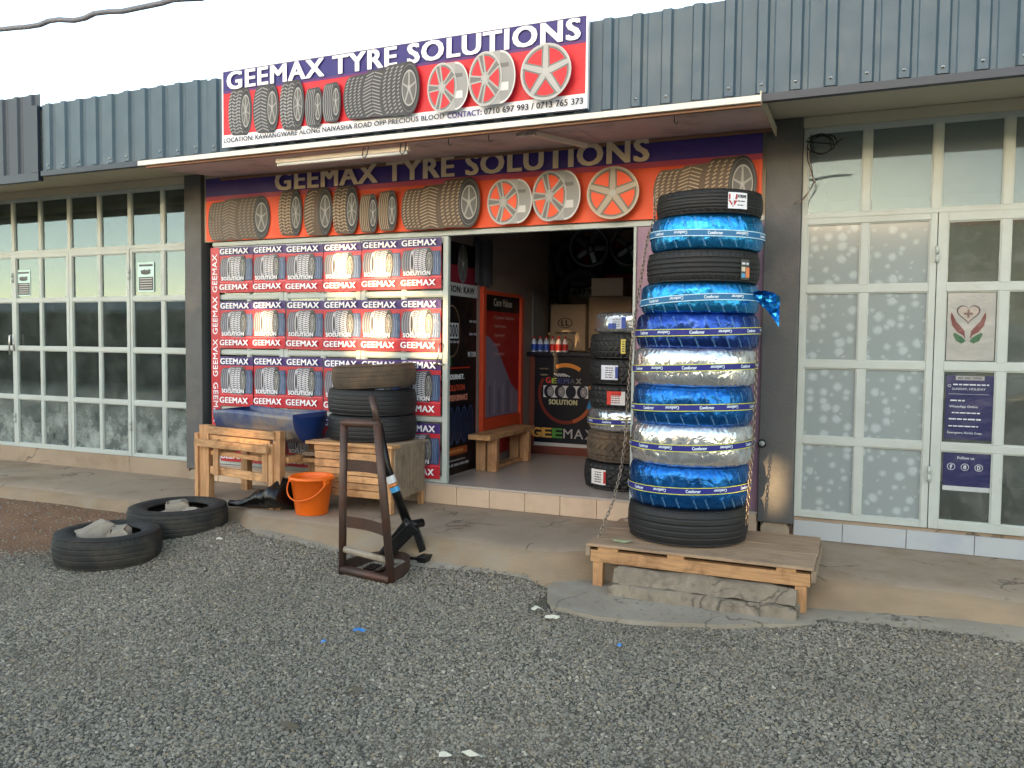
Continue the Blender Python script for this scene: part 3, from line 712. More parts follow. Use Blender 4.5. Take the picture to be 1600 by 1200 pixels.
def lattice(name, xs, zs, Y, gl, bw=.03, ow=.03, dep=.04, outer=(1, 1, 1, 1), skip=(), label=None):
    """a welded steel frame: outer rails, inner bars, one pane in each opening"""
    mb = MB(); x0, x1, z0, z1 = xs[0], xs[-1], zs[0], zs[-1]
    L_, R_, B_, T_ = [ow * q for q in outer]
    mb.box(x0, x0 + L_, Y, Y + dep, z0, z1); mb.box(x1 - R_, x1, Y, Y + dep, z0, z1)
    mb.box(x0 + L_, x1 - R_, Y, Y + dep, z0, z0 + B_); mb.box(x0 + L_, x1 - R_, Y, Y + dep, z1 - T_, z1)
    for z in zs[1:-1]: mb.box(x0 + L_, x1 - R_, Y + .001, Y + dep - .001, z - bw / 2, z + bw / 2)
    for i, xx in enumerate(xs[1:-1]):
        zz = [z0 + B_] + [q for z in zs[1:-1] for q in (z - bw / 2, z + bw / 2)] + [z1 - T_]
        for j in range(0, len(zz), 2): mb.box(xx - bw / 2, xx + bw / 2, Y + .002, Y + dep - .002, zz[j], zz[j + 1])
    fr = mb.build(name, M_white, bld, .003)
    if label: fr['label'] = label
    for i in range(len(xs) - 1):
        for j in range(len(zs) - 1):
            a = xs[i] + (L_ if i == 0 else bw / 2); b = xs[i + 1] - (R_ if i == len(xs) - 2 else bw / 2)
            c = zs[j] + (B_ if j == 0 else bw / 2); d = zs[j + 1] - (T_ if j == len(zs) - 2 else bw / 2)
            g = gl(i, j) if callable(gl) else gl
            if g is None: continue
            p = MB(); t_ = random.uniform(-.0012, .0012)
            p.box(a - .006, b + .006, Y + dep * .55, Y + dep * .55 + .003, c - .006, d + .006); p.build('pane', g, fr)
            # putty beads round the pane
            bd = MB(); q = .007
            bd.box(a, b, Y + dep * .25, Y + dep * .55, d - q, d); bd.box(a, b, Y + dep * .25, Y + dep * .55, c, c + q)
            bd.box(a, a + q, Y + dep * .25, Y + dep * .55, c + q, d - q); bd.box(b - q, b, Y + dep * .25, Y + dep * .55, c + q, d - q)
            bd.build('glazing_bead', M_white, fr)
    return fr
def hinge(fr, x, z, Y):
    mb = MB(); mb.tube([(x, Y - .012, z - .05), (x, Y - .012, z - .004)], .011, 8); mb.tube([(x, Y - .012, z + .004), (x, Y - .012, z + .05)], .011, 8); mb.box(x - .02, x + .02, Y - .003, Y + .001, z - .045, z + .045)
    mb.build('hinge', M_white, fr)
ZR = [.358, .88, 1.39, 1.885, 2.36]
cl = [-12.0, -11.55, -11.12, -10.70, -10.28, -9.87, -9.45, -9.03, -8.62, -8.2, -7.79, -7.37, -6.95, -6.54, -6.12, -5.802]
lattice('window_frame', cl, [2.36, 2.93], FY, lambda i, j: G_dusty, .045)
lattice('window_frame', cl[:10], ZR, FY, G_dusty, .04)
d1 = lattice('door', [-8.198, -7.79, -7.372], ZR, FY - .004, G_dusty, .04, .04)
d2 = lattice('door', [-7.368, -6.95, -6.542], ZR, FY - .004, G_dusty, .04, .04)
hinge(d2, -6.54, 2.12, FY); hinge(d2, -6.54, .66, FY); hinge(d1, -8.2, 2.12, FY); hinge(d1, -8.2, .66, FY)
lattice('window_frame', [-6.538, -6.12, -5.802], ZR, FY, G_dusty, .045)
mb = MB(); mb.tube([(-8.24, 5.77, 1.32), (-8.22, 5.76, 1.52), (-8.17, 5.76, 1.53), (-8.16, 5.77, 1.36)], .008, 6); mb.build('door_handle', M_silv, d1)
# right unit
cr_ = [-.435, -.045, .372]
zr = [.35, .873, 1.381, 1.875, 2.34]
lattice('window_frame', [-.435, -.045, .36, .745, 1.13, 1.53, 1.9, 2.3, 2.7, 3.1], [2.34, 2.93], FY, lambda i, j: G_high, .05)
lattice('window_frame', cr_, zr, FY, M_frost, .05, .04)
d3 = lattice('door', [.376, .745, 1.14], zr, FY - .004, lambda i, j: G_clear, .05, .055)
hinge(d3, .372, 2.08, FY - .01); hinge(d3, .372, .70, FY - .01)
lattice('window_frame', [1.144, 1.53, 1.9, 2.3, 2.7, 3.1], zr, FY, M_frost, .05, .04)
bx('wall', M_wallR, 3.1, 5, 5.8, 5.95, .2, 3.0)
# shop: closed leaves on the left, wide opening, a leaf on the right
for a in ((-5.488, -5.09, -4.702), (-4.698, -4.29, -3.902), (-3.898, -3.49, -3.078)):
    d = lattice('door', list(a), [.366, .88, 1.39, 1.885, 2.338], FY - .008, G_dusty, .035, .045)
mb = MB(); mb.tube([(-3.13, 5.765, 1.49), (-3.118, 5.735, 1.49), (-3.13, 5.735, 1.40), (-3.15, 5.735, 1.31), (-3.16, 5.765, 1.31)], .006, 6); mb.build('door_handle', M_silv, d)
mb = MB(); mb.tube([(-3.19, 5.76, 1.32), (-3.14, 5.75, 1.33), (-3.10, 5.76, 1.32)], .008, 6); mb.build('latch', M_silv, d)
bx('head_rail', M_white, -5.49, -.67, 5.784, 5.83, 2.342, 2.382, bevel=.003)
bx('door_post', M_white, -1.572, -1.552, 5.785, 5.83, .366, 2.34, bevel=.002)

# ================================================================== ACROSS THE YARD (behind the camera: seen in the glass, and it keeps the low sun off the shops)
OY = -16.0
def opposite():
    t = thing('opposite_building', 'long beige block with an orange fascia and added sun-patch openings, across the yard', 'building', (0, OY, 0))
    X0, X1, H_ = -19.0, 20.0, 5.5
    L = 5.8 - OY; dx = L * math.tan(SUN_AZ); dz = L * math.tan(SUN_EL) / math.cos(SUN_AZ)
    # made-up gaps added to the wall, shaped to throw the sun patches (x0, x1, z0, z1 where their light lands on the shop front)
    lit = [(-4.20, -3.93, 1.90, 2.28), (-3.83, -3.55, 1.93, 2.22), (-4.02, -3.62, 1.40, 1.72), (-3.36, -3.11, 1.36, 1.82), (-4.66, -4.26, .66, .86),
           (-.625, -.525, .40, .95), (-4.0, -3.74, 1.12, 1.32), (-5.06, -4.84, 1.50, 1.80), (-3.78, -3.35, 1.90, 2.02)]
    ops = [(a - dx, b - dx, c + dz, d + dz) for a, b, c, d in lit]
    xs = sorted(set([X0, X1] + [v for o in ops for v in o[:2]])); zs = sorted(set([0, H_] + [v for o in ops for v in o[2:]]))
    mb = MB()
    for i in range(len(xs) - 1):
        run = None
        for j in range(len(zs) - 1):
            cx = (xs[i] + xs[i + 1]) / 2; cz = (zs[j] + zs[j + 1]) / 2
            hole = any(a < cx < b and c < cz < d for a, b, c, d in ops)
            if hole:
                if run is not None: mb.box(xs[i], xs[i + 1], OY - .12, OY, run, zs[j]); run = None
            elif run is None: run = zs[j]
        if run is not None: mb.box(xs[i], xs[i + 1], OY - .12, OY, run, H_)
    mb.build('wall', mat('beige_render', s2l((.72, .66, .55)), .85, var=.08, vscale=1), t)
    mb = MB(); mb.box(X0, X1, OY + .002, OY + .10, H_ - .38, H_ - .02); mb.build('fascia', mat('orange_fascia', s2l((.86, .46, .26)), .5), t)
    Mdk = mat('dark_window', s2l((.12, .13, .13)), .15); Mgr = mat('grey_shutter', s2l((.55, .56, .55)), .5, var=.1, stretch=(1, 1, 20))
    x = X0 + 1
    while x < X1 - 3:
        mb = MB(); mb.box(x, x + 2.6, OY + .002, OY + .03, .1, 2.2); mb.build('shutter', Mgr, t)
        mb = MB(); mb.box(x + .2, x + 2.3, OY + .002, OY + .02, 2.6, 3.25); mb.build('window', Mdk, t)
        x += 3.6
opposite()
def low_row():
    t = thing('low_shed', 'low dark-roofed stalls beyond the beige block', 'shed', (-32, -9, 0))
    mb = MB(); mb.box(-60, -19.5, -12, -8.5, -.1, 2.5); mb.build('wall', mat('dark_stall_wall', s2l((.25, .22, .2)), .85, var=.3, vscale=.6), t)
    mb = MB(); mb.prism([(-12.4, 2.9), (-7.9, 2.35), (-7.9, 2.45), (-12.4, 3.05)], -60.5, -19.2, 'x'); mb.build('roof', mat('grey_stall_roof', s2l((.42, .42, .42)), .5, var=.2), t)
low_row()

# ================================================================== SIGNS
WHT = s2l((.93, .93, .95)); NAVY = s2l((.20, .18, .45)); RED = s2l((.82, .16, .20)); INK = s2l((.16, .16, .2)); PUR = s2l((.28, .22, .50)); ORR = s2l((.90, .33, .17))
# the signboard on the fascia
SX, SZ, SY = -4.547, 2.955, 4.905
t = thing('signboard', 'white-framed shop signboard with wheels and tyres printed on red, fixed to the fascia', 'sign', (SX + 1.45, SY, SZ))
mb = MB(); mb.box(SX, SX + 2.905, SY, SY + .03, SZ, SZ + .575); mb.build('panel', mat('white_sign_sheet', WHT, .4), t)
mb = MB()
for a in ((0, 2.905, 0, .012), (0, 2.905, .563, .575), (0, .012, .012, .563), (2.893, 2.905, .012, .563)): mb.box(SX + a[0], SX + a[1], SY - .006, SY + .001, SZ + a[2], SZ + a[3])
mb.build('edge_trim', mat('aluminium_trim', s2l((.85, .85, .86)), .4, .3), t)
p = Print(planeY(SX, SZ, SY))
p.rect(.012, .012, 2.893, .563, WHT); p.rect(.012, .092, 2.893, .563, RED); p.rect(.012, .415, 2.893, .563, NAVY); p.rect(.012, .400, 2.893, .418, s2l((.36, .18, .42)))
for a, st in (((.06, .075, .285, .43), 'mud'), ((.30, .072, .54, .425), 'vee'), ((.552, .072, .772, .425), 'mud'), ((.78, .072, .935, .35), 'rib'), ((.937, .088, .095 + 1.0, .365), 'rib')): p.tyre(*a, style=st)
for a, st, rm in (((1.122, .085, 1.40, .39), 'at', False), ((1.275, .082, 1.56, .41), 'vee', False), ((1.43, .075, 1.735, .43), 'at', True)): p.tyre(*a, style=st, rim=rm, rimw=.42)
p.rim3(1.80, .062, 2.105, .385, .72, 1, RED); p.rim3(2.11, .068, 2.44, .415, .72, 1, RED); p.rim(2.648, .235, .17, .175, 0, (.70, .70, .69), (.3, .3, .3), RED)
p.build('printed_pictures', M_print, t)
q = Letters(planeY(SX, SZ, SY - .012), t); q.text('GEEMAX TYRE SOLUTIONS', .062, .424, 2.79, .128, WHT, .036); q.build('headline_lettering', M_print, t)
q = Letters(planeY(SX, SZ, SY - .012), t); q.text('LOCATION: KAWANGWARE ALONG NAIVASHA ROAD OPP PRECIOUS BLOOD', .025, .032, 1.885, .034, INK, .022)
q.text('CONTACT:', 1.935, .028, .25, .036, NAVY, .03); q.text('0710 697 993 / 0713 765 373', 2.205, .027, .675, .038, INK, .026)
q.build('address_lettering', M_print, t)
# small clip at the top of the board
mb = MB(); mb.tube([(0, -.012, 0), (0, .004, 0)], .014, 10); mb.tube([(0, -.006, -.02), (0, -.006, -.05)], .004, 6)
one(mb, 'cable_clip', M_blk, 'small dark clip stuck over the first O of the top headline', 'clip', (SX + 1.66, SY - .012, SZ + .55))

# the printed fabric banner above the doors
def ban(x, y, d):
    sag = .010 * math.sin(x * 1.7 + 1) + .0006 * math.sin(x * 5 + y * 3) 
    e = sst(.9, 0, x) * (.0015 * math.sin(y * 14 + x * 6) * (1 if y < .35 else .3))
    return (-5.535 + x, 5.782 - .022 - d - abs(sag) * .6 - max(0, e), 2.385 + y)
t = thing('fabric_banner', 'orange and purple printed fabric banner with tyres and wheels over the shop doors', 'banner', (-3.1, 5.78, 2.385))
W_, H_ = 4.845, .56
mb = MB(); nx, ny = 120, 14
vs = [ban(W_ * i / nx, H_ * j / ny, 0) for j in range(ny + 1) for i in range(nx + 1)]
def bcol(y): return ORR if y < .39 else PUR
cols = [];
for j in range(ny):
    for i in range(nx): mb.add([], [(j * (nx + 1) + i, j * (nx + 1) + i + 1, (j + 1) * (nx + 1) + i + 1, (j + 1) * (nx + 1) + i)], (tuple(a * .55 + b * .45 for a, b in zip(ORR, PUR)) if j == 9 else bcol(H_ * (j + .5) / ny)), True)
mb.v = vs; mb.build('fabric', M_print, t)
p = Print(lambda x, y, d: ban(x, y, d + .004), .0005)
for a, st, rm in (((.03, .0, .30, .35), 'at', False), ((.18, .0, .48, .37), 'vee', False), ((.36, .0, .73, .375), 'at', True)): p.tyre(*a, style=st, rim=rm, rimw=.4, base=s2l((.36, .32, .28)), hi=s2l((.56, .5, .44)))
bs, hh = s2l((.35, .29, .24)), s2l((.66, .58, .48))
for a, st in (((.823, .01, 1.074, .405), 'mud'), ((1.094, .0, 1.391, .40), 'vee'), ((1.395, .0, 1.654, .40), 'mud'), ((1.663, .0, 1.846, .315), 'rib'), ((1.85, .005, 2.031, .33), 'rib')): p.tyre(*a, style=st, base=bs, hi=hh)
for x0 in (2.074, 4.12):
    for a, st, rm in (((0, .0, .30, .33), 'at', False), ((.16, .0, .46, .35), 'vee', False), ((.34, .0, .70, .385), 'at', True)): p.tyre(x0 + a[0], a[1], x0 + a[2], a[3], style=st, rim=rm, rimw=.42, base=bs, hi=hh)
p.rim3(2.842, .005, 3.208, .345, .72, 1, ORR); p.rim3(3.212, .01, 3.59, .38, .72, 1, ORR); p.rim(3.833, .187, .193, .186, 0, s2l((.86, .80, .72)), s2l((.42, .36, .32)), ORR)
p.build('printed_pictures', M_print, t)
q = Letters(lambda x, y, d: ban(x, y, d + .018), t); q.text('GEEMAX TYRE SOLUTIONS', .80, .406, 3.27, .154, s2l((.86, .78, .66)), .036); q.build('headline_lettering', M_print, t)

# flat canopy between the two
cp = thing('canopy', 'thin flat canopy with a white front edge above the tyre shop doors', 'canopy', (-3.0, 5.3, 2.88))
mb = MB(); mb.box(-5.39, -.60, 4.868, 4.893, 2.878, 2.915); mb.build('white_edge', mat('white_trim', s2l((.86, .84, .80)), .5, var=.05), cp, .003)
mb = MB(); mb.box(-5.33, -.605, 4.897, 4.93, 2.862, 2.893); mb.build('timber_batten', mat('brown_batten', s2l((.55, .40, .30)), .7, var=.2, stretch=(1, 8, 8)), cp, .002)
M_can = mat('mauve_board', s2l((.82, .74, .71)), .6, var=.08, vscale=2, dirt=s2l((.36, .31, .29)), dirt_amt=.5, dscale=3)
k = 0; x = -5.35
for xe in (-4.15, -2.96, -1.78, -.61):
    mb = MB(); vs = [(a, b, c) for a in (x + .002, xe - .002) for b, c in ((4.932, 2.878), (5.755, 2.945), (5.755, 2.953), (4.932, 2.886))]
    mb.add(vs, [(0, 1, 2, 3), (4, 7, 6, 5), (0, 4, 5, 1), (1, 5, 6, 2), (2, 6, 7, 3), (3, 7, 4, 0)]); mb.build('board', M_can, cp); x = xe
mb = MB(); mb.box(-5.35, -.61, 5.735, 5.753, 2.918, 2.940); mb.build('rear_batten', MATS['brown_batten'], cp, .002)
mb = MB(); mb.box(-.612, -.603, 4.9, 5.75, 2.885, 2.945); mb.build('end_board', M_soff, cp)
# fluorescent fitting under it, bracket and hooks
t = thing('fluorescent_fitting', 'long slim white fluorescent fitting wired under the canopy', 'light fitting', (-3.54, 5.0, 2.80))
mb = MB(); mb.box(-4.115, -2.97, 4.985, 5.02, 2.825, 2.856); mb.build('housing', mat('cream_plastic', s2l((.86, .80, .72)), .4), t, .003)
mb = MB(); mb.tube([(-4.10, 4.995, 2.812), (-2.985, 4.995, 2.812)], .012, 10); mb.build('tube', mat('unlit_tube', s2l((.9, .9, .88)), .2), t)
for x in (-3.32, -3.01):
    mb = MB(); mb.tube([(x - .02, 5.0, 2.89), (x - .02, 4.975, 2.82), (x, 4.972, 2.795), (x + .02, 4.975, 2.82), (x + .02, 5.0, 2.89)], .0035, 5); mb.build('tie_wire', M_blk, t)
t = thing('lamp_bracket', 'small white-capped bracket arm sticking out under the canopy', 'bracket', (-2.0, 5.3, 2.9))
mb = MB(); mb.box(-2.16, -2.10, 5.0, 5.03, 2.85, 2.875); mb.box(-2.09, -2.03, 5.0, 5.03, 2.85, 2.875); mb.build('cap', M_silv, t)
mb = MB(); mb.beam((-2.05, 5.03, 2.865), (-1.86, 5.55, 2.885), .03, .03); mb.build('arm', MATS['cream_plastic'], t)
for i, (x, lab) in enumerate(((-2.66, 'thin wire hook under the canopy nearest the long light fitting'), (-2.36, 'thin wire hook under the canopy between the light fitting and the bracket'), (-1.12, 'thin wire hook under the right end of the canopy'))):
    mb = MB(); mb.tube([(x, 5.0, 2.885), (x, 5.0, 2.845), (x + .012, 5.0, 2.83), (x + .024, 5.0, 2.845)], .003, 5)
    one(mb, 'wire_hook', M_blk, lab, 'hook', (x, 5.0, 2.885), 'wire hooks under the canopy')

# posters on the closed door leaves
PX = [-5.403, -5.02, -4.66, -4.268, -3.885, -3.505, -3.128]
PZ = [(1.92, 2.325), (1.425, 1.845), (.905, 1.352), (.40, .845)]
ordn = ['first', 'second', 'third', 'fourth', 'fifth', 'sixth']
rown = ['top', 'second', 'third', 'bottom']
PNAVY = s2l((.24, .16, .42)); PRED = s2l((.72, .16, .21)); DBL = s2l((.10, .16, .30))
def poster(w_, h_):
    p = Print(lambda x, y, d: (x, -d, y), .0004)
    p.rect(0, 0, w_, h_, PRED); p.rect(0, h_ * .82, w_, h_, PNAVY); p.rect(0, h_ * .225, w_, h_ * .24, s2l((.9, .35, .4)))
    yb, yt = h_ * .26, h_ * .80
    p.tyre(w_ * .01, yb, w_ * .50, yt * .97, 'rib', base=s2l((.34, .34, .38)), hi=s2l((.56, .56, .60)), rimw=.3)
    p.tyre(w_ * .70, yb, w_ * 1.0, yt * .93, 'rib', base=s2l((.20, .28, .42)), hi=s2l((.5, .58, .70)), rimw=.15, rim=False)
    p.tyre(w_ * .24, yb * .92, w_ * .82, yt * 1.01, 'mud', base=s2l((.42, .42, .45)), hi=s2l((.86, .86, .88)), rimw=.28)
    p.ell(w_ * .30, (yb + yt) / 2, w_ * .05, (yt - yb) * .42, s2l((.75, .75, .78)), 14); p.ell(w_ * .30, (yb + yt) / 2, w_ * .03, (yt - yb) * .3, s2l((.2, .2, .22)), 14)
    p.lay(); p.l += 3
    p.text('GEEMAX', w_ * .05, h_ * .85, w_ * .84, h_ * .115, WHT, .034); p.text('SOLUTION', w_ * .09, h_ * .27, w_ * .66, h_ * .078, WHT, .034)
    p.text('GEEMAX', w_ * .03, h_ * .065, w_ * .84, h_ * .115, WHT, .034)
    return p.m.mesh('poster', M_paper)
pm = poster(.378, .42)
for r_, (z0, z1) in enumerate(PZ):
    for c_ in range(6):
        o = bpy.data.objects.new('poster', pm); C.objects.link(o)
        o.location = (PX[c_] + .002 + random.uniform(-.004, .004), 5.776, z0 + random.uniform(-.004, .004)); o.scale = ((PX[c_ + 1] - PX[c_] - .003) / .378, 1, (z1 - z0) / .42)
        o.rotation_euler = (random.uniform(-.012, 0), random.uniform(-.008, .008), random.uniform(-.006, .006))
        tag(o, 'tyre poster, %s from the left in the %s row on the shop doors' % (ordn[c_], rown[r_]), 'poster', 'printed tyre posters on the closed door leaves')
t = thing('poster_strip', 'narrow red strip with upright white lettering down the left edge of the doors', 'poster', (-5.46, 5.775, .6))
p = Print(planeY(-5.508, .55, 5.779), .0004); p.rect(0, 0, .102, 1.78, PRED)
p.build('strip_sheet', M_paper, t)
q = Letters(planeY(-5.508, .55, 5.777), t, M_paper)
for k, z in enumerate((1.38, 1.0, .615)): q.text('GEEMAX', .078, z, .34, .055, WHT, .022, rot=math.pi / 2)
q.text('GEEMAX', .025, .56, .36, .055, WHT, .022, rot=-math.pi / 2)
q.build('upright_lettering', M_paper, t)
# leaf on the right of the opening, sheeted with the back of a banner
t = thing('door_leaf', 'faded mauve and pink sheeted door leaf behind the tall tyre stack', 'door', (-1.12, 5.8, .37))
mb = MB(); mb.box(-1.55, -.67, 5.80, 5.82, .366, 2.34); mb.build('sheeting', mat('mauve_sheeting', s2l((.58, .46, .54)), .55, var=.1, vscale=3, bump=.3, bscale=8, dirt=s2l((.72, .52, .46)), dirt_amt=.6, dscale=2), t)

# notices on the left windows
def notice(x0, z0, w_, h_, lab):
    t = thing('paper_notice', lab, 'notice', (x0 + w_ / 2, 5.79, z0))
    p = Print(planeY(x0, z0, 5.816)); p.rect(0, 0, w_, h_, s2l((.74, .86, .84))); p.rect(w_ * .08, h_ * .86, w_ * .92, h_ * .93, INK); p.rect(w_ * .06, h_ * .05, w_ * .94, h_ * .50, s2l((.2, .2, .2)))
    for k in range(5): p.rect(w_ * .12, h_ * (.11 + .08 * k), w_ * .88, h_ * (.135 + .08 * k), s2l((.75, .75, .74)))
    p.ell(w_ * .5, h_ * .64, w_ * .3, h_ * .06, s2l((.15, .15, .15)))
    for k in range(4): p.ell(w_ * (.28 + .15 * k), h_ * (.69 + .02 * (k % 2)), w_ * .09, h_ * .05, s2l((.22, .22, .22)), 10)
    p.build('printed_sheet', M_paper, t)
notice(-6.45, 1.95, .21, .28, 'black and white notice on the window nearest the left pillar')
notice(-8.16, 1.93, .20, .27, 'black and white notice on the leftmost glazed door')
# inside the left shop: things seen through its dirty glass
mb = MB(); mb.lathe([(0.001, -.02), (.10, -.018), (.165, .0), (.17, .012), (.001, .02)], 24)
o = one(mb, 'blue_basin', mat('blue_plastic', s2l((.12, .42, .68)), .4), 'round blue plastic lid standing behind the lower glass', 'lid', (0, 0, 0)); o.rotation_euler = (R(82), 0, 0); o.location = (-6.86, 5.98, .62)
mb = MB(); rough_block(mb, -6.32, -6.06, 5.95, 6.15, .35, .66, 2, 8, 6, 8, .05)
one(mb, 'white_sack', mat('dusty_white_sack', s2l((.66, .68, .64)), .8), 'dusty white sack leaning behind the bottom glass', 'sack', (-6.2, 6.05, .35), fixn=True)
mb = MB(); mb.box(-5.98, -5.75, 5.95, 6.05, .60, .70)
one(mb, 'yellow_case', mat('yellow_case', s2l((.65, .52, .2)), .5), 'small yellow case behind the window beside the left pillar', 'case', (-5.86, 6.0, .6), bevel=.01)
mb = MB(); mb.box(-11, -6.2, 8.2, 8.9, .35, 1.3); mb.box(-11, -6.2, 8.6, 9.2, 1.3, 2.0)
one(mb, 'storage_rack', mat('dim_rack', s2l((.3, .3, .28)), .7, var=.4, vscale=2), 'dark storage rack at the back of the left shop', 'rack', (-8.6, 8.6, .35))

# navy and heart posters in the glazed door on the right
def dposter(lab, x0, z0, w_, h_, fn, Y=5.815):
    t = thing('door_poster', lab, 'poster', (x0 + w_ / 2, Y, z0))
    p = Print(planeY(x0, z0, Y)); fn(p, w_, h_); p.build('printed_sheet', M_paper, t)
NV = s2l((.15, .16, .33)); PW = s2l((.80, .82, .84))
def navy1(p, w, h):
    p.rect(0, 0, w, h, NV); p.rect(w * .2, h * .93, w * .8, h * .995, s2l((.6, .6, .58))); p.text('WE ARE OPEN', w * .24, h * .945, w * .5, h * .035, NV, .02)
    p.ring(w * .07, h * .84, w * .035, w * .035, .25, PW, 16)
    dashes(p, w * .15, h * .85, w * .75, h * .03, PW); p.text('SUNDAY, HOLIDAY', w * .13, h * .77, w * .7, h * .04, PW, .01); p.rect(w * .05, h * .71, w * .9, h * .714, PW)
    dashes(p, w * .1, h * .6, w * .3, h * .03, PW); p.text('WhatsApp Online', w * .08, h * .49, w * .6, h * .045, PW, .01); dashes(p, w * .14, h * .41, w * .6, h * .025, PW)
    dashes(p, w * .08, h * .31, w * .68, h * .03, PW); dashes(p, w * .08, h * .2, w * .62, h * .026, PW); p.text('Kawangware, Nairobi, Kenya', w * .06, h * .08, w * .72, h * .045, PW, .01)
dposter('navy opening-hours poster behind the glass door on the right', .452, .925, .262, .40, navy1)
def navy2(p, w, h):
    p.rect(0, 0, w, h, NV); p.rect(0, 0, w, h * .12, s2l((.7, .72, .72))); p.text('Follow us', w * .3, h * .82, w * .35, h * .07, PW, .01)
    for k, ch in enumerate('f@D'):
        cx = w * (.17 + .29 * k); p.ring(cx, h * .62, w * .085, w * .085, .12, PW, 20); p.text(ch, cx - w * .03, h * .62 - w * .05, w * .06, w * .1, PW, .02)
dposter('navy follow-us poster at the foot of the glass door on the right', .452, .60, .262, .245, navy2)
def heart(p, w, h):
    p.rect(0, 0, w, h, s2l((.62, .62, .60)))
    pts = []
    for k in range(40):
        a = 2 * math.pi * k / 40; pts.append((16 * math.sin(a) ** 3, 13 * math.cos(a) - 5 * math.cos(2 * a) - 2 * math.cos(3 * a) - math.cos(4 * a)))
    sc1 = w * .25 / 16; cx, cy = w * .44, h * .70
    p.poly([(cx + x * sc1, cy + y * sc1) for x, y in pts], s2l((.3, .26, .26))); p.poly([(cx + x * sc1 * .86, cy + y * sc1 * .86) for x, y in pts], s2l((.66, .62, .58)))
    p.rect(cx - .006, cy - .028, cx + .006, cy + .022, s2l((.45, .36, .34))); p.rect(cx - .024, cy - .01, cx + .024, cy + .003, s2l((.45, .36, .34)))
    BR = s2l((.40, .20, .20)); GN = s2l((.16, .36, .24))
    for s_ in (-1, 1):
        p.poly([(cx + s_ * a * w, cy + b * w) for a, b in ((.05, -.62), (.07, -.42), (.16, -.30), (.25, -.20), (.33, -.02), (.36, .02), (.37, -.1), (.33, -.30), (.22, -.45), (.10, -.52))], BR)
        p.poly([(cx + s_ * a * w, cy + b * w) for a, b in ((.04, -.66), (.12, -.56), (.28, -.46), (.31, -.50), (.24, -.66), (.12, -.72))], GN)
dposter('heart and cupped hands poster behind the glass door on the right', .445, 1.42, .262, .42, heart)
# dim reception inside the right shop
mb = MB(); mb.box(-.3, 2.6, 7.8, 8.3, .35, 1.25); mb.box(-.32, 2.62, 7.78, 8.32, 1.25, 1.30)
one(mb, 'reception_counter', mat('beige_counter', s2l((.55, .50, .42)), .5), 'beige counter dimly seen through the right glass door', 'counter', (1.2, 8.0, .35), bevel=.01)

# coil of cable on the right window corner
t = thing('cable_coil', 'loose coil of dark cable hung at the top corner of the right window', 'cable', (-.33, 5.76, 2.8))
pts = []
for k in range(40):
    a = 2 * math.pi * k / 16; rr_ = .068 + .012 * math.sin(k * .37); pts.append((-.31 + rr_ * 1.15 * math.cos(a) - .012 * (k // 16), 5.75 - .004 * (k // 8), 2.80 + rr_ * .9 * math.sin(a) + .006 * math.sin(k)))
pts += [(-.24, 5.74, 2.80), (-.21, 5.73, 2.825), (-.195, 5.73, 2.83)]
mb = MB(); mb.tube(pts, .0045, 6); mb.build('coil', M_blk, t)
for d_ in (0, .012):
    mb = MB(); mb.tube([(-.41 + d_, 5.74, 2.79), (-.40 + d_, 5.72, 2.70), (-.372 - d_, 5.72, 2.62), (-.36 + d_, 5.72, 2.56), (-.39, 5.71, 2.50), (-.43 + d_, 5.7, 2.45), (-.48, 5.69, 2.425)], .0035, 5); mb.build('loose_end', M_chain if d_ else M_blk, t)
# round bell box on the right pillar
t = thing('bell_push', 'round grey knob on the right pillar beside the tyre stack', 'knob', (-.645, 5.76, .84))
mb = MB(); mb.tube([(-.645, 5.76, .838), (-.645, 5.735, .838)], .028, 18); mb.build('rim', M_blk, t); mb = MB(); mb.tube([(-.645, 5.74, .838), (-.645, 5.725, .838)], .019, 16); mb.build('disc', mat('grey_knob', s2l((.6, .62, .6)), .35), t)
# power cable overhead
pts = []
for k in range(60):
    u = k / 59; x = -5.2 + 5.0 * u; pts.append((x, 3.0 + .01 * math.sin(k * 1.9), 3.14 + (x + 4.307) * -.027 - (x + 4.3) * (x + 2.8) * -.012 + .007 * math.sin(k * 1.35)))
mb = MB(); mb.tube(pts, .013, 8)
one(mb, 'overhead_cable', mat('grey_cable', s2l((.45, .45, .48)), .5), 'thick twisted grey cable crossing the sky at the top left', 'cable', (-3, 3, 3.1))

# ================================================================== TYRES
def tyre_mesh(Ro, Ri, W, pat, m, n=256, nt=40, seed=0, crown=.012, name='tyre'):
    """lathe with real grooves: pat(theta, t) -> groove depth in metres, t runs 0..1 across the tread"""
    hw = W / 2; sec = Ro - Ri
    prof = []
    side = [(Ri, .36), (Ri + .004, .395), (Ri + .018, .40), (Ri + .022, .425), (Ri + sec * .33, .485), (Ri + sec * .52, .5), (Ri + sec * .70, .492), (Ri + sec * .84, .465), (Ri + sec * .93, .445)]
    for r_, z in side: prof.append((r_, -z * W, None))
    for k in range(nt + 1):
        t = k / nt; z = (t - .5) * W * .86; q = abs(t - .5) * 2
        prof.append((Ro - crown * q ** 4 - .004 * q * q, z, t))
    for r_, z in reversed(side): prof.append((r_, z * W, None))
    inner = [(Ri + .012, .30), (Ri + sec * .5, .43), (Ro - .03, .36), (Ro - .022, 0)]
    for r_, z in inner: prof.append((r_, z * W, None))
    for r_, z in reversed(inner[:-1]): prof.append((r_, -z * W, None))
    mb = MB()
    def fn(a, r_, z, j):
        t = prof[j][2]
        if t is not None: r_ -= pat(a, t)
        return r_, z + hw
    mb.lathe([(p[0], p[1]) for p in prof], n, closed=True, fn=fn)
    return mb.mesh(name, m)
def gro(t, c, w_): return 1.0 if abs(t - c) < w_ else 0.0
def frac(v): return v - math.floor(v)
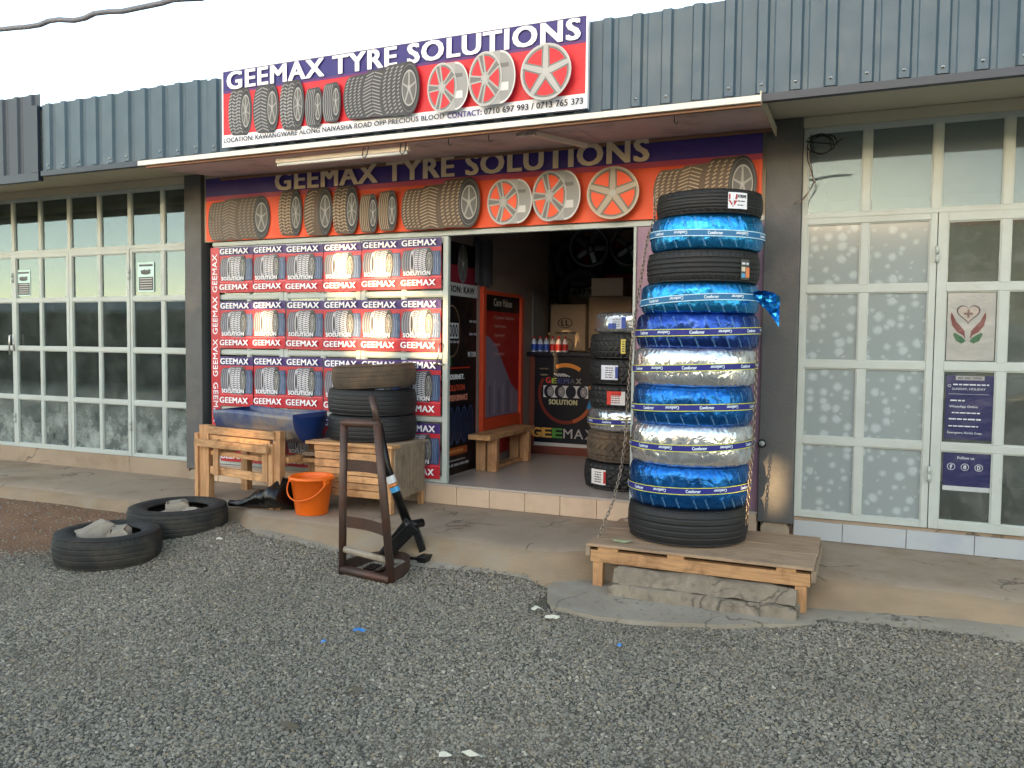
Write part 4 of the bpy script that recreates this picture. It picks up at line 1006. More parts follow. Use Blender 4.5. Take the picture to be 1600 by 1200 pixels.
def pat_rib(a, t):         # summer tyre: five ribs, slanted sipes
    d = .008 * max(gro(t, .24, .022), gro(t, .41, .022), gro(t, .59, .022), gro(t, .76, .022))
    if not d:
        if t < .2 or t > .8:
            if frac(a * 60 / (2 * math.pi) + t * 1.6) < .16: d = .0045
        elif t < .38 or t > .62:
            if frac(a * 60 / (2 * math.pi) + t * 5) < .12: d = .0035
    return d
def pat_rib2(a, t):
    d = .007 * max(gro(t, .2, .02), gro(t, .35, .014), gro(t, .5, .02), gro(t, .65, .014), gro(t, .8, .02))
    if not d and (t < .17 or t > .83) and frac(a * 40 / (2 * math.pi) + t * 4) < .2: d = .005
    return d
def pat_worn(a, t):
    d = .006 * max(gro(t, .22, .014), gro(t, .41, .014), gro(t, .6, .014), gro(t, .79, .014))
    if t > .92 and frac(a * 70 / (2 * math.pi)) < .3: d = .003
    return d
def pat_flat(a, t):
    d = .005 * max(gro(t, .3, .014), gro(t, .5, .014), gro(t, .7, .014))
    if t > .86 and frac(a * 64 / (2 * math.pi)) < .35: d = .004
    return d
def pat_at(a, t):
    u = a * 34 / (2 * math.pi)
    k = int(t * 5); s_ = t * 5 - k
    if k in (0, 4): return .015 if frac(u + (.15 if k else .6)) < .24 or (s_ > .86 if k == 0 else s_ < .14) else 0
    zz = frac(u + .33 * k + (s_ - .5) * (.55 if k % 2 else -.55))
    if zz < .24: return .014
    if s_ < .12 or s_ > .88: return .009 if frac(u * 1 + .5 * k) < .62 else 0
    return 0.003 if abs(zz - .6) < .04 else 0
def pat_vee(a, t):
    u = a * 44 / (2 * math.pi); v = abs(t - .5) * 2
    if frac(u + v * 1.5) < .26: return .008
    return .008 if abs(v - .42) < .05 or v < .05 else 0

def wrapped_mesh(Ro, Ri, W, seed, m):
    prof = []; n = 288
    for k in range(56):
        a = 2 * math.pi * k / 56
        c, s_ = math.cos(a), math.sin(a); e = .55
        x = math.copysign(abs(c) ** e, c); z = math.copysign(abs(s_) ** .62, s_)
        prof.append(((Ro + Ri) / 2 + (Ro - Ri) / 2 * x, z * W / 2))
    mb = MB()
    def fn(a, r_, z, j):
        f = r_ / Ro; zz = z / (W / 2)
        P_ = (math.cos(a) * 6, math.sin(a) * 6, zz * 1.6 + seed * 11)
        d = .0035 * noise.noise(P_) + .003 * abs(noise.noise((math.cos(a) * 13, math.sin(a) * 13, zz * 3 + seed)))
        if f > .9: d += .002 * noise.noise((a * 20, zz * 2.2, seed)) * (.2 + abs(zz)) + .003 * max(0, noise.noise((a * 9 + zz * 2, zz * 5, seed + 4)))
        pl = max(0, abs(zz) - .55) / .45
        d -= .006 * pl * abs(math.sin(a * 34 + 2 * noise.noise((a * 3, seed, 0))))
        return r_ + d, z + W / 2 + .003 * noise.noise((a * 8, f * 6, seed))
    mb.lathe(prof, n, closed=True, fn=fn)
    return mb.mesh('foil_wrap', m)

def curved(Rc, zc, tilt=0, wob=0):
    # x along the circumference (metres, 0 = facing -Y), y height
    def f(x, y, d):
        a = x / Rc - math.pi / 2
        r_ = Rc + d
        return (r_ * math.cos(a), r_ * math.sin(a), zc + y + tilt * math.cos(a) + wob * math.sin(2 * a + 1))
    return f
def strip(f, x0, x1, y0, y1, col, mb, d, n=72):
    vs = []
    for i in range(n + 1):
        x = x0 + (x1 - x0) * i / n
        vs += [f(x, y0, d), f(x, y1, d)]
    mb.add(vs, [(2 * i, 2 * i + 2, 2 * i + 3, 2 * i + 1) for i in range(n)], col, True)
def label_band(t, Rc, zc, col, edge, tcol, tilt=0, wob=0, off=0, hgt=.046):
    f = curved(Rc, zc, tilt, wob); per = 2 * math.pi * Rc
    mb = MB(); strip(f, -per / 2, per / 2, -hgt / 2, hgt / 2, col, mb, .0)
    for s_ in (-1, 1): strip(f, -per / 2, per / 2, s_ * hgt / 2 - .0022, s_ * hgt / 2 + .0022, edge, mb, .0008)
    b = mb.build('label_band', M_print, t, off=(0, 0, 0))
    q = Letters(f, b); x = -per * .30 + off; k = 0
    while x < per * .33:
        q.l = 3; q.text('Comforser', x, -.0085, .085, .019, tcol, .03, flip=bool(k % 2)); x += .165 if k % 2 == 0 else .205; k += 1
    q.build('band_lettering', M_print, b)
    # slanting silver print all over the foil
def foil_print(t, Rc, W, seed, col=(.55, .68, .74)):
    rnd_ = random.Random(seed); f = curved(Rc + .0035, W / 2); q = Print(f)
    per = 2 * math.pi * Rc
    k = 0; x = -per * .3
    while x < per * .3:
        for y in (-W * .31, W * .31 - .01):
            q.l = 2; q.text('Comforser', x + rnd_.uniform(-.01, .01) + (.04 if y > 0 else 0), y + .026, .062, .012, col, .0, rot=-1.15)
        x += .088
    o = q.build('foil_lettering', M_print, t); o['kind'] = 'stuff'
def sticker(t, Rc, x0, z0, w_, h_, kind):
    f = curved(Rc + .002, z0); q = Print(f)
    n = 8
    def sr(a0, b0, a1, b1, col):
        q.l += 1
        for i in range(6):
            u0 = a0 + (a1 - a0) * i / 6; u1 = a0 + (a1 - a0) * (i + 1) / 6; q.rect(u0, b0, u1, b1, col, True)
    if kind == 'shield':
        sr(x0, 0, x0 + w_, h_, s2l((.86, .86, .88))); cx = x0 + w_ * .24
        q.poly([(cx - .026, h_ * .9), (cx + .026, h_ * .9), (cx + .026, h_ * .45), (cx, h_ * .08), (cx - .026, h_ * .45)], s2l((.62, .1, .16)))
        q.rect(cx - .004, h_ * .15, cx + .004, h_ * .88, PW); q.rect(cx - .024, h_ * .5, cx + .024, h_ * .57, PW)
        q.text('XTREME', x0 + w_ * .45, h_ * .68, w_ * .48, h_ * .18, INK, .04); dashes(q, x0 + w_ * .46, h_ * .44, w_ * .4, h_ * .09, INK); dashes(q, x0 + w_ * .46, h_ * .2, w_ * .34, h_ * .08, INK)
    elif kind == 'dark':
        sr(x0, 0, x0 + w_, h_, s2l((.25, .25, .25))); sr(x0 + .006, h_ * .4, x0 + w_ * .5, h_ * .62, s2l((.8, .75, .65))); sr(x0 + .006, h_ * .1, x0 + w_ * .5, h_ * .3, s2l((.3, .6, .8))); sr(x0 + w_ * .55, h_ * .1, x0 + w_, h_ * .6, s2l((.85, .5, .3)))
        dashes(q, x0 + .006, h_ * .74, w_ * .8, h_ * .14, PW)
    else:
        c1, c2 = {'white': ((.85, .86, .9), (.2, .3, .6)), 'red': ((.85, .84, .84), (.8, .18, .12)), 'yellow': ((.85, .78, .35), (.2, .2, .2)), 'blue': ((.82, .86, .94), (.15, .28, .66)), 'plain': ((.9, .88, .86), (.7, .15, .15))}[kind]
        sr(x0, 0, x0 + w_, h_, s2l(c1)); 
        if kind == 'red': sr(x0, 0, x0 + w_ * .25, h_, s2l(c2)); sr(x0, h_ * .7, x0 + w_ * .8, h_, s2l(c2))
        elif kind == 'blue': sr(x0 + w_ * .78, 0, x0 + w_, h_, s2l(c2)); sr(x0, 0, x0 + w_ * .5, h_ * .45, s2l(c2))
        else: sr(x0 + w_ * .85, h_ * .1, x0 + w_, h_ * .9, s2l(c2))
        for k in range(5): dashes(q, x0 + w_ * .28, h_ * (.78 - .16 * k), w_ * .45, h_ * .09, INK if kind != 'red' else s2l((.5, .1, .1)), k)
    q.build('sticker', M_paper, t)
BYEL = s2l((.82, .82, .30)); BNAV = s2l((.16, .17, .50)); BTEA = s2l((.16, .42, .60)); BWH = s2l((.78, .90, .96))

# the tall stack on the pallet bench, bottom to top
STK = [  # kind, R, cx, cy, z0, z1, label
    ('black', .375, -1.033, 5.215, .285, .507, 'plain black tyre at the very bottom of the tall outdoor stack'),
    ('blue', .380, -1.029, 5.216, .507, .763, 'blue foil-wrapped tyre directly above the bottom black one in the tall stack'),
    ('silver', .385, -1.019, 5.220, .763, 1.010, 'lower of the two silver foil-wrapped tyres in the tall stack'),
    ('blue', .378, -1.017, 5.217, 1.010, 1.245, 'blue foil-wrapped tyre between the two silver ones in the tall stack'),
    ('silver', .383, -1.010, 5.221, 1.245, 1.475, 'upper of the two silver foil-wrapped tyres in the tall stack'),
    ('deep', .383, -.998, 5.221, 1.475, 1.684, 'deep blue foil-wrapped tyre resting on the upper silver one'),
    ('teal', .366, -.984, 5.205, 1.684, 1.866, 'light blue wrapped tyre with a loose foil tail on its right side'),
    ('black3', .343, -.965, 5.185, 1.866, 2.060, 'new black ribbed tyre third from the top of the tall stack'),
    ('light', .345, -.945, 5.183, 2.060, 2.262, 'light blue foil-wrapped tyre second from the top of the tall stack'),
    ('black1', .318, -.927, 5.155, 2.262, 2.409, 'new black tyre with a shield sticker crowning the tall stack')]
for i, (kd, Ro, cx, cy, z0, z1, lab) in enumerate(STK):
    W = z1 - z0 + .003; t = thing('wrapped_tyre' if kd in ('blue', 'silver', 'deep', 'teal', 'light') else 'car_tyre', lab, 'tyre', (cx, cy, z0), 'tyres in the tall stack on the pallet bench')
    WORLD[t] = (0, 0, 0)
    if kd.startswith('black'):
        pt = {'black': pat_worn, 'black3': pat_rib, 'black1': pat_rib2}[kd]
        o = bpy.data.objects.new('tread_and_sidewalls', tyre_mesh(Ro, Ro * .6, W, pt, M_rub, 360, 44)); C.objects.link(o); o.parent = t
        if kd == 'black1': sticker(t, Ro, .165, W * .18, .125, W * .62, 'shield')
        if kd == 'black3': sticker(t, Ro, .30, W * .1, .07, W * .6, 'dark')
    else:
        m = {'blue': F_mid, 'silver': F_silver, 'deep': F_deep, 'teal': F_light, 'light': F_light}[kd]
        o = bpy.data.objects.new('foil_wrap', wrapped_mesh(Ro - .006, Ro * .6, W + .004, i, m)); C.objects.link(o); o.parent = t
        tl = kd in ('teal', 'light')
        label_band(t, Ro + .004, W * (.47 if kd != 'silver' else .5), BTEA if tl else BNAV, BWH if tl else BYEL, s2l((.85, .9, .95)), tilt=(.012 if kd != 'light' else -.008) * (1 if i % 2 else 1.3), wob=.004 * ((i % 3) - 1), off=.03 * (i % 4), hgt=.036 if tl else .038)
        if kd != 'silver': foil_print(t, Ro, W, i, s2l((.36, .54, .68)))
    if kd == 'teal':
        mb = MB(); vs = []; n1, n2 = 9, 7
        for a in range(n1):
            for b in range(n2):
                u = a / (n1 - 1); v = b / (n2 - 1) - .5
                vs.append((.335 + .165 * u, -.12 + .05 * noise.noise((u * 5, v * 5, 1)) - .03 * u, .115 - .05 * u * u * 1.6 + v * (.03 + .15 * u) + .008 * noise.noise((u * 7, v * 6, 8)) - .02 * u))
        mb.add(vs, [(a * n2 + b, (a + 1) * n2 + b, (a + 1) * n2 + b + 1, a * n2 + b + 1) for a in range(n1 - 1) for b in range(n2 - 1)]); mb.build('foil_tail', F_light, t)
    t.rotation_euler = (0, 0, random.uniform(-.05, .05))

# stack inside the door, bottom to top
IN = [('at', .355, -1.745, 6.39, .364, .575, 'chunky off-road tyre at the floor of the indoor stack', 'plain', -.33, M_rub),
      ('at', .350, -1.735, 6.40, .575, .815, 'dusty brownish off-road tyre second from the floor indoors', None, 0, M_rubb),
      ('silver', .345, -1.735, 6.40, .815, .990, 'silver foil-wrapped tyre in the middle of the indoor stack', None, 0, None),
      ('at', .340, -1.735, 6.41, .990, 1.180, 'off-road tyre with a red and white sticker in the indoor stack', 'red', -.20, M_rub),
      ('vee', .342, -1.735, 6.41, 1.180, 1.382, 'off-road tyre with a white sticker third from the top indoors', 'white', -.26, M_rub),
      ('vee', .340, -1.735, 6.41, 1.382, 1.582, 'black off-road tyre right under the silver top tyre indoors', 'yellow', -.09, M_rub),
      ('silver', .325, -1.71, 6.41, 1.582, 1.742, 'silver-wrapped tyre with blue label on top of the indoor stack', 'blue', -.23, None)]
for i, (kd, Ro, cx, cy, z0, z1, lab, stk, sx, mm) in enumerate(IN):
    W = z1 - z0; t = thing('wrapped_tyre' if kd == 'silver' else 'offroad_tyre', lab, 'tyre', (cx, cy, z0), 'tyres in the stack just inside the door'); WORLD[t] = (0, 0, 0)
    if kd == 'silver':
        o = bpy.data.objects.new('foil_wrap', wrapped_mesh(Ro - .006, Ro * .58, W + .004, i + 20, F_silver)); C.objects.link(o); o.parent = t
        if not stk: label_band(t, Ro + .004, W * .5, BNAV, BYEL, s2l((.85, .9, .95)), tilt=.01, off=.05, hgt=.04)
    else:
        o = bpy.data.objects.new('tread_and_sidewalls', tyre_mesh(Ro, Ro * .6, W, pat_at if kd == 'at' else pat_vee, mm, 300, 40)); C.objects.link(o); o.parent = t
    if stk: sticker(t, Ro + .003, sx, W * .22, .15 if stk != 'yellow' else .04, W * .55, stk)
    t.rotation_euler = (0, 0, math.atan2(-cx, cy) * -1 + random.uniform(-.1, .1) + (.0)); t.rotation_euler.z = -math.atan2(-cx, cy) * -1
# three worn tyres on the crate
def plain_tyre(loc, Ro, W, pt, m, lab, grp, rot=(0, 0, 0), Ri=.6, nm='worn_tyre'):
    o = bpy.data.objects.new(nm, tyre_mesh(Ro, Ro * Ri, W, pt, m, 300, 40)); C.objects.link(o); o.location = loc; o.rotation_euler = rot
    return tag(o, lab, 'tyre', grp)
plain_tyre((-3.64, 5.58, .722), .352, .205, pat_worn, M_rub, 'lowest worn tyre on the slatted crate by the posters', 'worn tyres stacked on the crate')
plain_tyre((-3.645, 5.58, .925), .352, .205, pat_worn, M_rub, 'middle worn tyre on the slatted crate by the posters', 'worn tyres stacked on the crate', (0, .015, 0))
plain_tyre((-3.62, 5.58, 1.135), .335, .185, pat_flat, M_rubb, 'brown dusty worn tyre on top of the crate stack', 'worn tyres stacked on the crate', (R(1.5), R(-3), 0))
# two old tyres lying in the yard, with rubble in them
ta = plain_tyre((-4.72, 3.98, .0), .34, .205, pat_flat, M_rubd, 'old tyre lying flat on the gravel at the far left', 'old tyres lying in the yard', (R(0), R(.5), 0), .6)
tb = plain_tyre((-4.78, 4.66, .05), .36, .20, pat_worn, M_rubd, 'old tyre lying against the pavement edge with stones in it', 'old tyres lying in the yard', (R(.5), 0, 0), .6)
def stone(loc, sz, seed, lab, col=(.62, .58, .52)):
    mb = MB(); rough_block(mb, -sz[0] / 2, sz[0] / 2, -sz[1] / 2, sz[1] / 2, 0, sz[2], seed, 6, 5, 4, .02)
    o = one(mb, 'rubble_stone', mat('pale_rubble', s2l(col), .9, var=.2, vscale=10, bump=.6, bscale=30), lab, 'stone', (0, 0, 0), 'lumps of rubble inside the old tyres', fixn=True)
    o.location = loc; o.rotation_euler = (random.uniform(-.3, .3), random.uniform(-.3, .3), random.uniform(0, 3)); return o
stone((-4.80, 3.97, .10), (.24, .14, .13), 1, 'large pale lump of concrete in the left old tyre')
stone((-4.62, 3.99, .10), (.12, .11, .12), 2, 'small grey lump beside the large one in the left old tyre', )
stone((-4.78, 4.68, .15), (.17, .13, .12), 3, 'block tipped on edge inside the old tyre by the pavement')
stone((-4.63, 4.66, .15), (.14, .10, .08), 4, 'low flat stone at the right inside the old tyre by the pavement')
stone((-4.90, 4.62, .13), (.16, .08, .06), 5, 'thin slab at the left inside the old tyre by the pavement')

# ================================================================== PALLET BENCH
pb = thing('pallet_bench', 'low bench of pallet boards on stub legs carrying the tall tyre stack', 'bench', (-.89, 5.1, 0))
X0, X1, Y0, Y1, ZT = -1.553, -.238, 4.725, 5.545, .285
y = Y0
for wd in (.165, .16, .15, .17, .155):
    mb = MB(); mb.box(X0 + random.uniform(-.004, .01), X1 - random.uniform(-.004, .01), y + .0015, y + wd - .0015, ZT - .018, ZT - random.uniform(0, .0015)); mb.build('top_board', M_wooddk, pb, .002); y += wd + .001
for y in (Y0 + .012, (Y0 + Y1) / 2, Y1 - .07):
    for x0, x1 in ((X0 + .075, X0 + .20), (X0 + .50, X0 + .60), (X1 - .20, X1 - .095)):
        mb = MB(); mb.box(x0, x1, y, y + .045, ZT - .040, ZT - .0185); mb.build('spacer', M_wood, pb, .002)
    mb = MB(); mb.box(X0 + .03, X1 - .02, y, y + .05, .172 if y < 5 else .2, ZT - .0405); mb.build('rail', M_wood, pb, .003)
for x in (X0 + .045, X1 - .10):
    mb = MB(); mb.box(x, x + .062, Y0 + .014, Y0 + .07, 0.0, .171); mb.build('leg', M_woodv, pb, .003)
mb = MB(); mb.box(X0 - .002, X0 + .026, Y0 + .012, Y1 - .03, .205, ZT - .0195); mb.build('end_board', M_woodg, pb, .002)
mb = MB(); mb.box(X1 - .017, X1 + .008, Y0 + .02, Y1 - .03, .195, ZT - .0195); mb.build('end_board', M_woodg, pb, .002)
mb = MB(); mb.tube([(X1 + .006, 5.0, .24), (X1 + .055, 5.0, .232)], .0018, 4); mb.tube([(X1 + .006, 4.84, .22), (X1 + .06, 4.83, .19)], .0018, 4); mb.build('nails', M_rust, pb)
mb = MB(); mb.box(-1.50, -1.18, 5.40, 5.53, .286, .305); one(mb, 'loose_board', M_woodg, 'short loose board at the back left of the pallet bench', 'board', (-1.34, 5.46, .286), bevel=.003)
mb = MB(); mb.add([(-1.40, 4.82, .290), (-1.33, 4.80, .290), (-1.29, 4.86, .296), (-1.36, 4.88, .289), (-1.42, 4.86, .292)], [(0, 1, 2, 3, 4)]); one(mb, 'torn_label', mat('crumpled_label', s2l((.70, .74, .55)), .4, var=.4, vscale=60), 'small crumpled label lying on the left of the pallet bench', 'litter', (-1.36, 4.84, .286))

# ------------------------------------------------------------------ chains
lk = MB(); pts = []
for k in range(12):
    a = 2 * math.pi * k / 12; pts.append((.0085 * math.cos(a), 0, .0085 * math.copysign(1, math.sin(a)) * (abs(math.sin(a)) > .01) + .0085 * math.sin(a)))
lk.tube(pts, .0030, 5, closed=True)
link_me = None
def chain(name, pts, lab, step=.0255):
    global link_me
    if link_me is None: link_me = lk.mesh('link', M_chain)
    t = thing(name, lab, 'chain', pts[0], 'chains tied round the tall tyre stack')
    P_ = [Vector(p) for p in pts]; d = 0; i = 0; k = 0; seg = (P_[1] - P_[0]).length; acc = 0
    while i < len(P_) - 1:
        a, b = P_[i], P_[i + 1]; L_ = (b - a).length
        while acc < L_:
            p = a.lerp(b, acc / L_); o = bpy.data.objects.new('link', link_me); C.objects.link(o); o.parent = t
            o.location = p - P_[0]; q = (b - a).to_track_quat('Z', 'Y'); o.rotation_mode = 'QUATERNION'
            from mathutils import Quaternion
            o.rotation_quaternion = q @ Quaternion((0, 0, 1), (k % 2) * math.pi / 2 + .4); k += 1; acc += step
        acc -= L_; i += 1
def rim_pt(i, ang, z, ex=.016):
    kd, Ro, cx, cy, z0, z1, lab = STK[i]; return (cx + (Ro + ex) * math.cos(ang), cy + (Ro + ex) * math.sin(ang), z)
A = R(200)
L1 = [rim_pt(9, A, 2.40), rim_pt(9, A, 2.27), rim_pt(8, A, 2.16, .02), rim_pt(7, A, 1.96, .03), rim_pt(6, A, 1.78, .02), rim_pt(5, A, 1.58, .018), rim_pt(4, A, 1.36, .02), rim_pt(3, A, 1.12, .03), (-1.405, 5.05, .88), (-1.425, 5.04, .70), (-1.455, 4.97, .5), (-1.50, 4.90, .35), (-1.515, 4.88, .292)]
chain('stack_chain', L1, 'long steel chain running down the left of the tall tyre stack to the bench')
A = R(-14)
chain('stack_chain', [rim_pt(4, A, 1.46, .018), rim_pt(3, A, 1.15, .03), rim_pt(2, A, .88, .018), rim_pt(1, A, .66, .018), rim_pt(0, A, .50, .02), rim_pt(0, A, .40, .016)], 'shorter chain hanging down the right side of the tall tyre stack')

# ================================================================== TABLE, TROUGH, CRATE, BUCKET, BAG
tt = thing('timber_stand', 'rough pine stand holding the cut blue drum by the left pillar', 'stand', (-4.6, 5.3, .2))
def plank(name, a, b, wd, ht, m=None, par=None, up=(0, 0, 1)):
    mb = MB(); mb.beam(a, b, wd, ht, up); return mb.build(name, m or M_wood, par, .003)
fl, fr_, bl, br = (-4.985, 5.17), (-4.16, 5.07), (-4.95, 5.60), (-4.20, 5.56)
for (x, y), w_ in ((fl, .10), (fr_, .065), (bl, .07), (br, .075)):
    plank('leg', (x, y, .195), (x, y, .80 if y < 5.3 else .78), w_, .065, M_woodv, tt, (0, 1, 0))
plank('leg_cheek', (fl[0] - .068, fl[1] - .01, .195), (fl[0] - .068, fl[1] - .01, .735), .035, .08, M_woodv, tt, (0, 1, 0))
plank('leg_cheek', (fr_[0] - .045, fr_[1] - .035, .195), (fr_[0] - .045, fr_[1] - .035, .70), .04, .03, M_woodv, tt, (0, 1, 0))
plank('rail', (-4.93, 5.135, .765), (-4.17, 5.035, .765), .03, .062, None, tt)
plank('rail', (-4.93, 5.16, .70), (-4.24, 5.075, .695), .028, .05, None, tt)
plank('rail', (-5.03, 5.09, .662), (-4.20, 4.985, .66), .03, .058, None, tt)
plank('rail', (-4.93, 5.17, .575), (-4.17, 5.08, .565), .03, .035, None, tt)
plank('rail', (-4.92, 5.155, .435), (-4.17, 5.06, .42), .03, .065, None, tt)
plank('rail', (-4.95, 5.61, .70), (-4.2, 5.57, .70), .03, .07, None, tt)
plank('rail', (-4.95, 5.61, .5), (-4.2, 5.57, .5), .03, .06, None, tt)
for p_, q_ in ((fl, bl), (fr_, br)):
    plank('side_rail', (p_[0] + .03, p_[1] + .05, .76), (q_[0] + .03, q_[1] - .05, .76), .03, .06, M_woodg, tt); plank('side_rail', (p_[0] + .03, p_[1] + .05, .57), (q_[0] + .03, q_[1] - .05, .57), .03, .05, M_wood, tt)
for x, yb in ((-4.83, 5.118), (-4.27, 5.048)):
    plank('batten', (x, yb - .005, .40), (x, yb - .005, .695), .055, .022, M_woodv, tt, (0, 1, 0))
plank('bridging_board', (-4.12, 5.35, .60), (-3.97, 5.36, .605), .12, .03, M_woodg, tt); plank('bridging_board', (-4.12, 5.35, .55), (-3.97, 5.36, .55), .10, .03, M_wood, tt)
# the cut drum
def drum():
    m = bpy.data.materials.new('blue_drum_plastic'); m.use_nodes = True; N = m.node_tree.nodes; L = m.node_tree.links; b = N['Principled BSDF']; b.inputs['Roughness'].default_value = .38
    tc = N.new('ShaderNodeTexCoord'); n = N.new('ShaderNodeTexNoise'); n.inputs['Scale'].default_value = 2.6; n.inputs['Detail'].default_value = 9; n.inputs['Roughness'].default_value = .7; L.new(tc.outputs['Object'], n.inputs['Vector'])
    sp = N.new('ShaderNodeSeparateXYZ'); L.new(tc.outputs['Normal'], sp.inputs[0])
    mr = N.new('ShaderNodeMapRange'); mr.inputs['From Min'].default_value = -.75; mr.inputs['From Max'].default_value = -.25; mr.inputs['To Min'].default_value = 1; mr.inputs['To Max'].default_value = 0; L.new(sp.outputs['Y'], mr.inputs['Value'])
    m2 = N.new('ShaderNodeMapRange'); m2.inputs['From Min'].default_value = .36; m2.inputs['From Max'].default_value = .60; L.new(n.outputs['Fac'], m2.inputs['Value'])
    mu = N.new('ShaderNodeMath'); mu.operation = 'MULTIPLY'; L.new(mr.outputs[0], mu.inputs[0]); L.new(m2.outputs[0], mu.inputs[1])
    cr = N.new('ShaderNodeValToRGB'); cr.color_ramp.elements[0].color = (*s2l((.46, .47, .50)), 1); cr.color_ramp.elements[0].position = .5; cr.color_ramp.elements[1].color = (*s2l((.55, .46, .36)), 1); cr.color_ramp.elements[1].position = .72; L.new(n.outputs['Fac'], cr.inputs[0])
    mx = N.new('ShaderNodeMix'); mx.data_type = 'RGBA'; mx.inputs['A'].default_value = (*s2l((.12, .21, .42)), 1); L.new(mu.outputs[0], mx.inputs['Factor']); L.new(cr.outputs[0], mx.inputs['B']); L.new(mx.outputs['Result'], b.inputs['Base Color'])
    t = thing('cut_drum', 'blue plastic drum cut lengthwise into a trough, scuffed grey in front', 'trough', (-4.5, 5.4, .68))
    x0, x1, cy, cz, R_ = -4.93, -4.075, 5.405, .925, .235
    mb = MB(); n = 24; k = 14; vs = []
    for th in (0, -.006):
        for j in range(k + 1):
            u = j / k; x = x0 + (x1 - x0) * u
            for i in range(n + 1):
                a = math.pi + math.pi * i / n; rr_ = (R_ + th) * (1 + .03 * math.sin(u * 9 + 1) * (i in (0, n)))
                e = 1 - .06 * (2 * u - 1) ** 2
                vs.append((x, cy + .03 * u * 0 + rr_ * e * math.cos(a) - .06 * u, cz + rr_ * math.sin(a) * 1.05 + .012 * math.sin(u * 5 + (0 if i < n / 2 else 2)) * (abs(i - n / 2) / (n / 2))))
    q = n + 1
    fs = [(j * q + i, j * q + i + 1, (j + 1) * q + i + 1, (j + 1) * q + i) for j in range(k) for i in range(n)]
    o = len(vs) // 2; fs += [(o + f[3], o + f[2], o + f[1], o + f[0]) for f in fs]
    fs += [(j * q + e, (j + 1) * q + e, o + (j + 1) * q + e, o + j * q + e) for j in range(k) for e in (0, n)]
    mb.add(vs, fs, smooth=True); mb.build('shell', m, t, fixn=True)
    for x, yo, d_ in ((x0, 0, .006), (x1, -.06, -.006)):
        mb = MB(); pl = [(cy + yo + R_ * .94 * math.cos(math.pi + math.pi * i / n), cz + R_ * 1.05 * math.sin(math.pi + math.pi * i / n)) for i in range(n + 1)]
        # slightly domed end
        vs = [(x, y, z) for y, z in pl]; c = (x - d_ * 5, cy + yo, cz - .1); vs2 = [(x + (c[0] - x) * .8, y + (c[1] - y) * .35, z + (c[2] - z) * .35) for _, y, z in vs]
        mb.add(vs + vs2 + [c], [(i, i + 1, n + 1 + i + 1, n + 1 + i) for i in range(n)] + [(n + 1 + i, n + 2 + i, 2 * n + 2) for i in range(n)], smooth=True); mb.add([vs[0], vs2[0], c, vs2[-1], vs[-1]], [(0, 1, 2, 3, 4)]); mb.build('end_cap', m, t, fixn=True)
    return t
drum()
# slatted crate
ct = thing('slatted_crate', 'slatted pine crate on legs under the three worn tyres', 'crate', (-3.6, 5.5, .2))
CX0, CX1, CY0, CY1 = -3.955, -3.235, 5.235, 5.80
CY1 = 5.74
z = .305
for i, h_ in enumerate((.058, .050, .054, .050, .060, .062, .05)):
    mb = MB(); mb.box(CX0 + random.uniform(-.012, .008), CX1 - .062, CY0 + random.uniform(-.004, .002), CY0 + .02, z + .0025, z + h_ - .0025); mb.build('front_slat', M_wood, ct, .002); z += h_ + .0015
y = CY0 + .03
for i in range(4):
    mb = MB(); mb.box(CX1 - .018, CX1 + random.uniform(-.002, .004), y, y + .108, .31 + random.uniform(-.01, .01), .705); mb.build('side_slat', M_woodg, ct, .002); y += .112
for k in range(5):
    mb = MB(); mb.box(CX0, CX0 + .018, CY0 + .03, CY1 - .03, .31 + .08 * k, .375 + .08 * k); mb.build('side_slat', M_wood, ct, .002)
for x in (CX0 + .02, CX1 - .06):
    for y in (CY0 + .0, CY1 - .045):
        mb = MB(); mb.box(x, x + .042, y + (.021 if x < -3.5 and y < 5.4 else 0), y + .045, .198, .695); mb.build('leg', M_woodv, ct, .003)
y = CY0 - .03
for i in range(4):
    mb = MB(); mb.box(-4.02 + .03 * i, CX1 + .004, y, y + .13, .697, .72 + (.0 if i else .0)); mb.build('top_board', M_wood if i == 0 else M_woodg, ct, .003); y += .136
# bucket
bk = thing('bucket', 'bright orange plastic bucket with its handle down', 'bucket', (-3.845, 5.06, .192))
mb = MB(); mb.lathe([(.001, .004), (.112, .004), (.117, .0), (.121, .006), (.155, .262), (.168, .264), (.171, .27), (.169, .283), (.160, .290), (.152, .286), (.150, .262), (.118, .012), (.001, .010)], 48, c=(-3.845, 5.06, .192)); mb.build('pail', M_orange, bk)
pts = []
for k in range(21):
    a = math.pi * k / 20; pts.append((-3.845 - .168 * math.cos(a), 5.06 - .045 - .125 * math.sin(a), .192 + .255 - .135 * math.sin(a)))
mb = MB(); mb.tube(pts, .0055, 8); mb.build('handle', M_orange, bk)
for s_ in (-1, 1):
    mb = MB(); mb.box(-3.845 + s_ * .160 - .012, -3.845 + s_ * .160 + .012, 4.995, 5.045, .192 + .235, .192 + .275); mb.build('lug', M_orange, bk, .004)
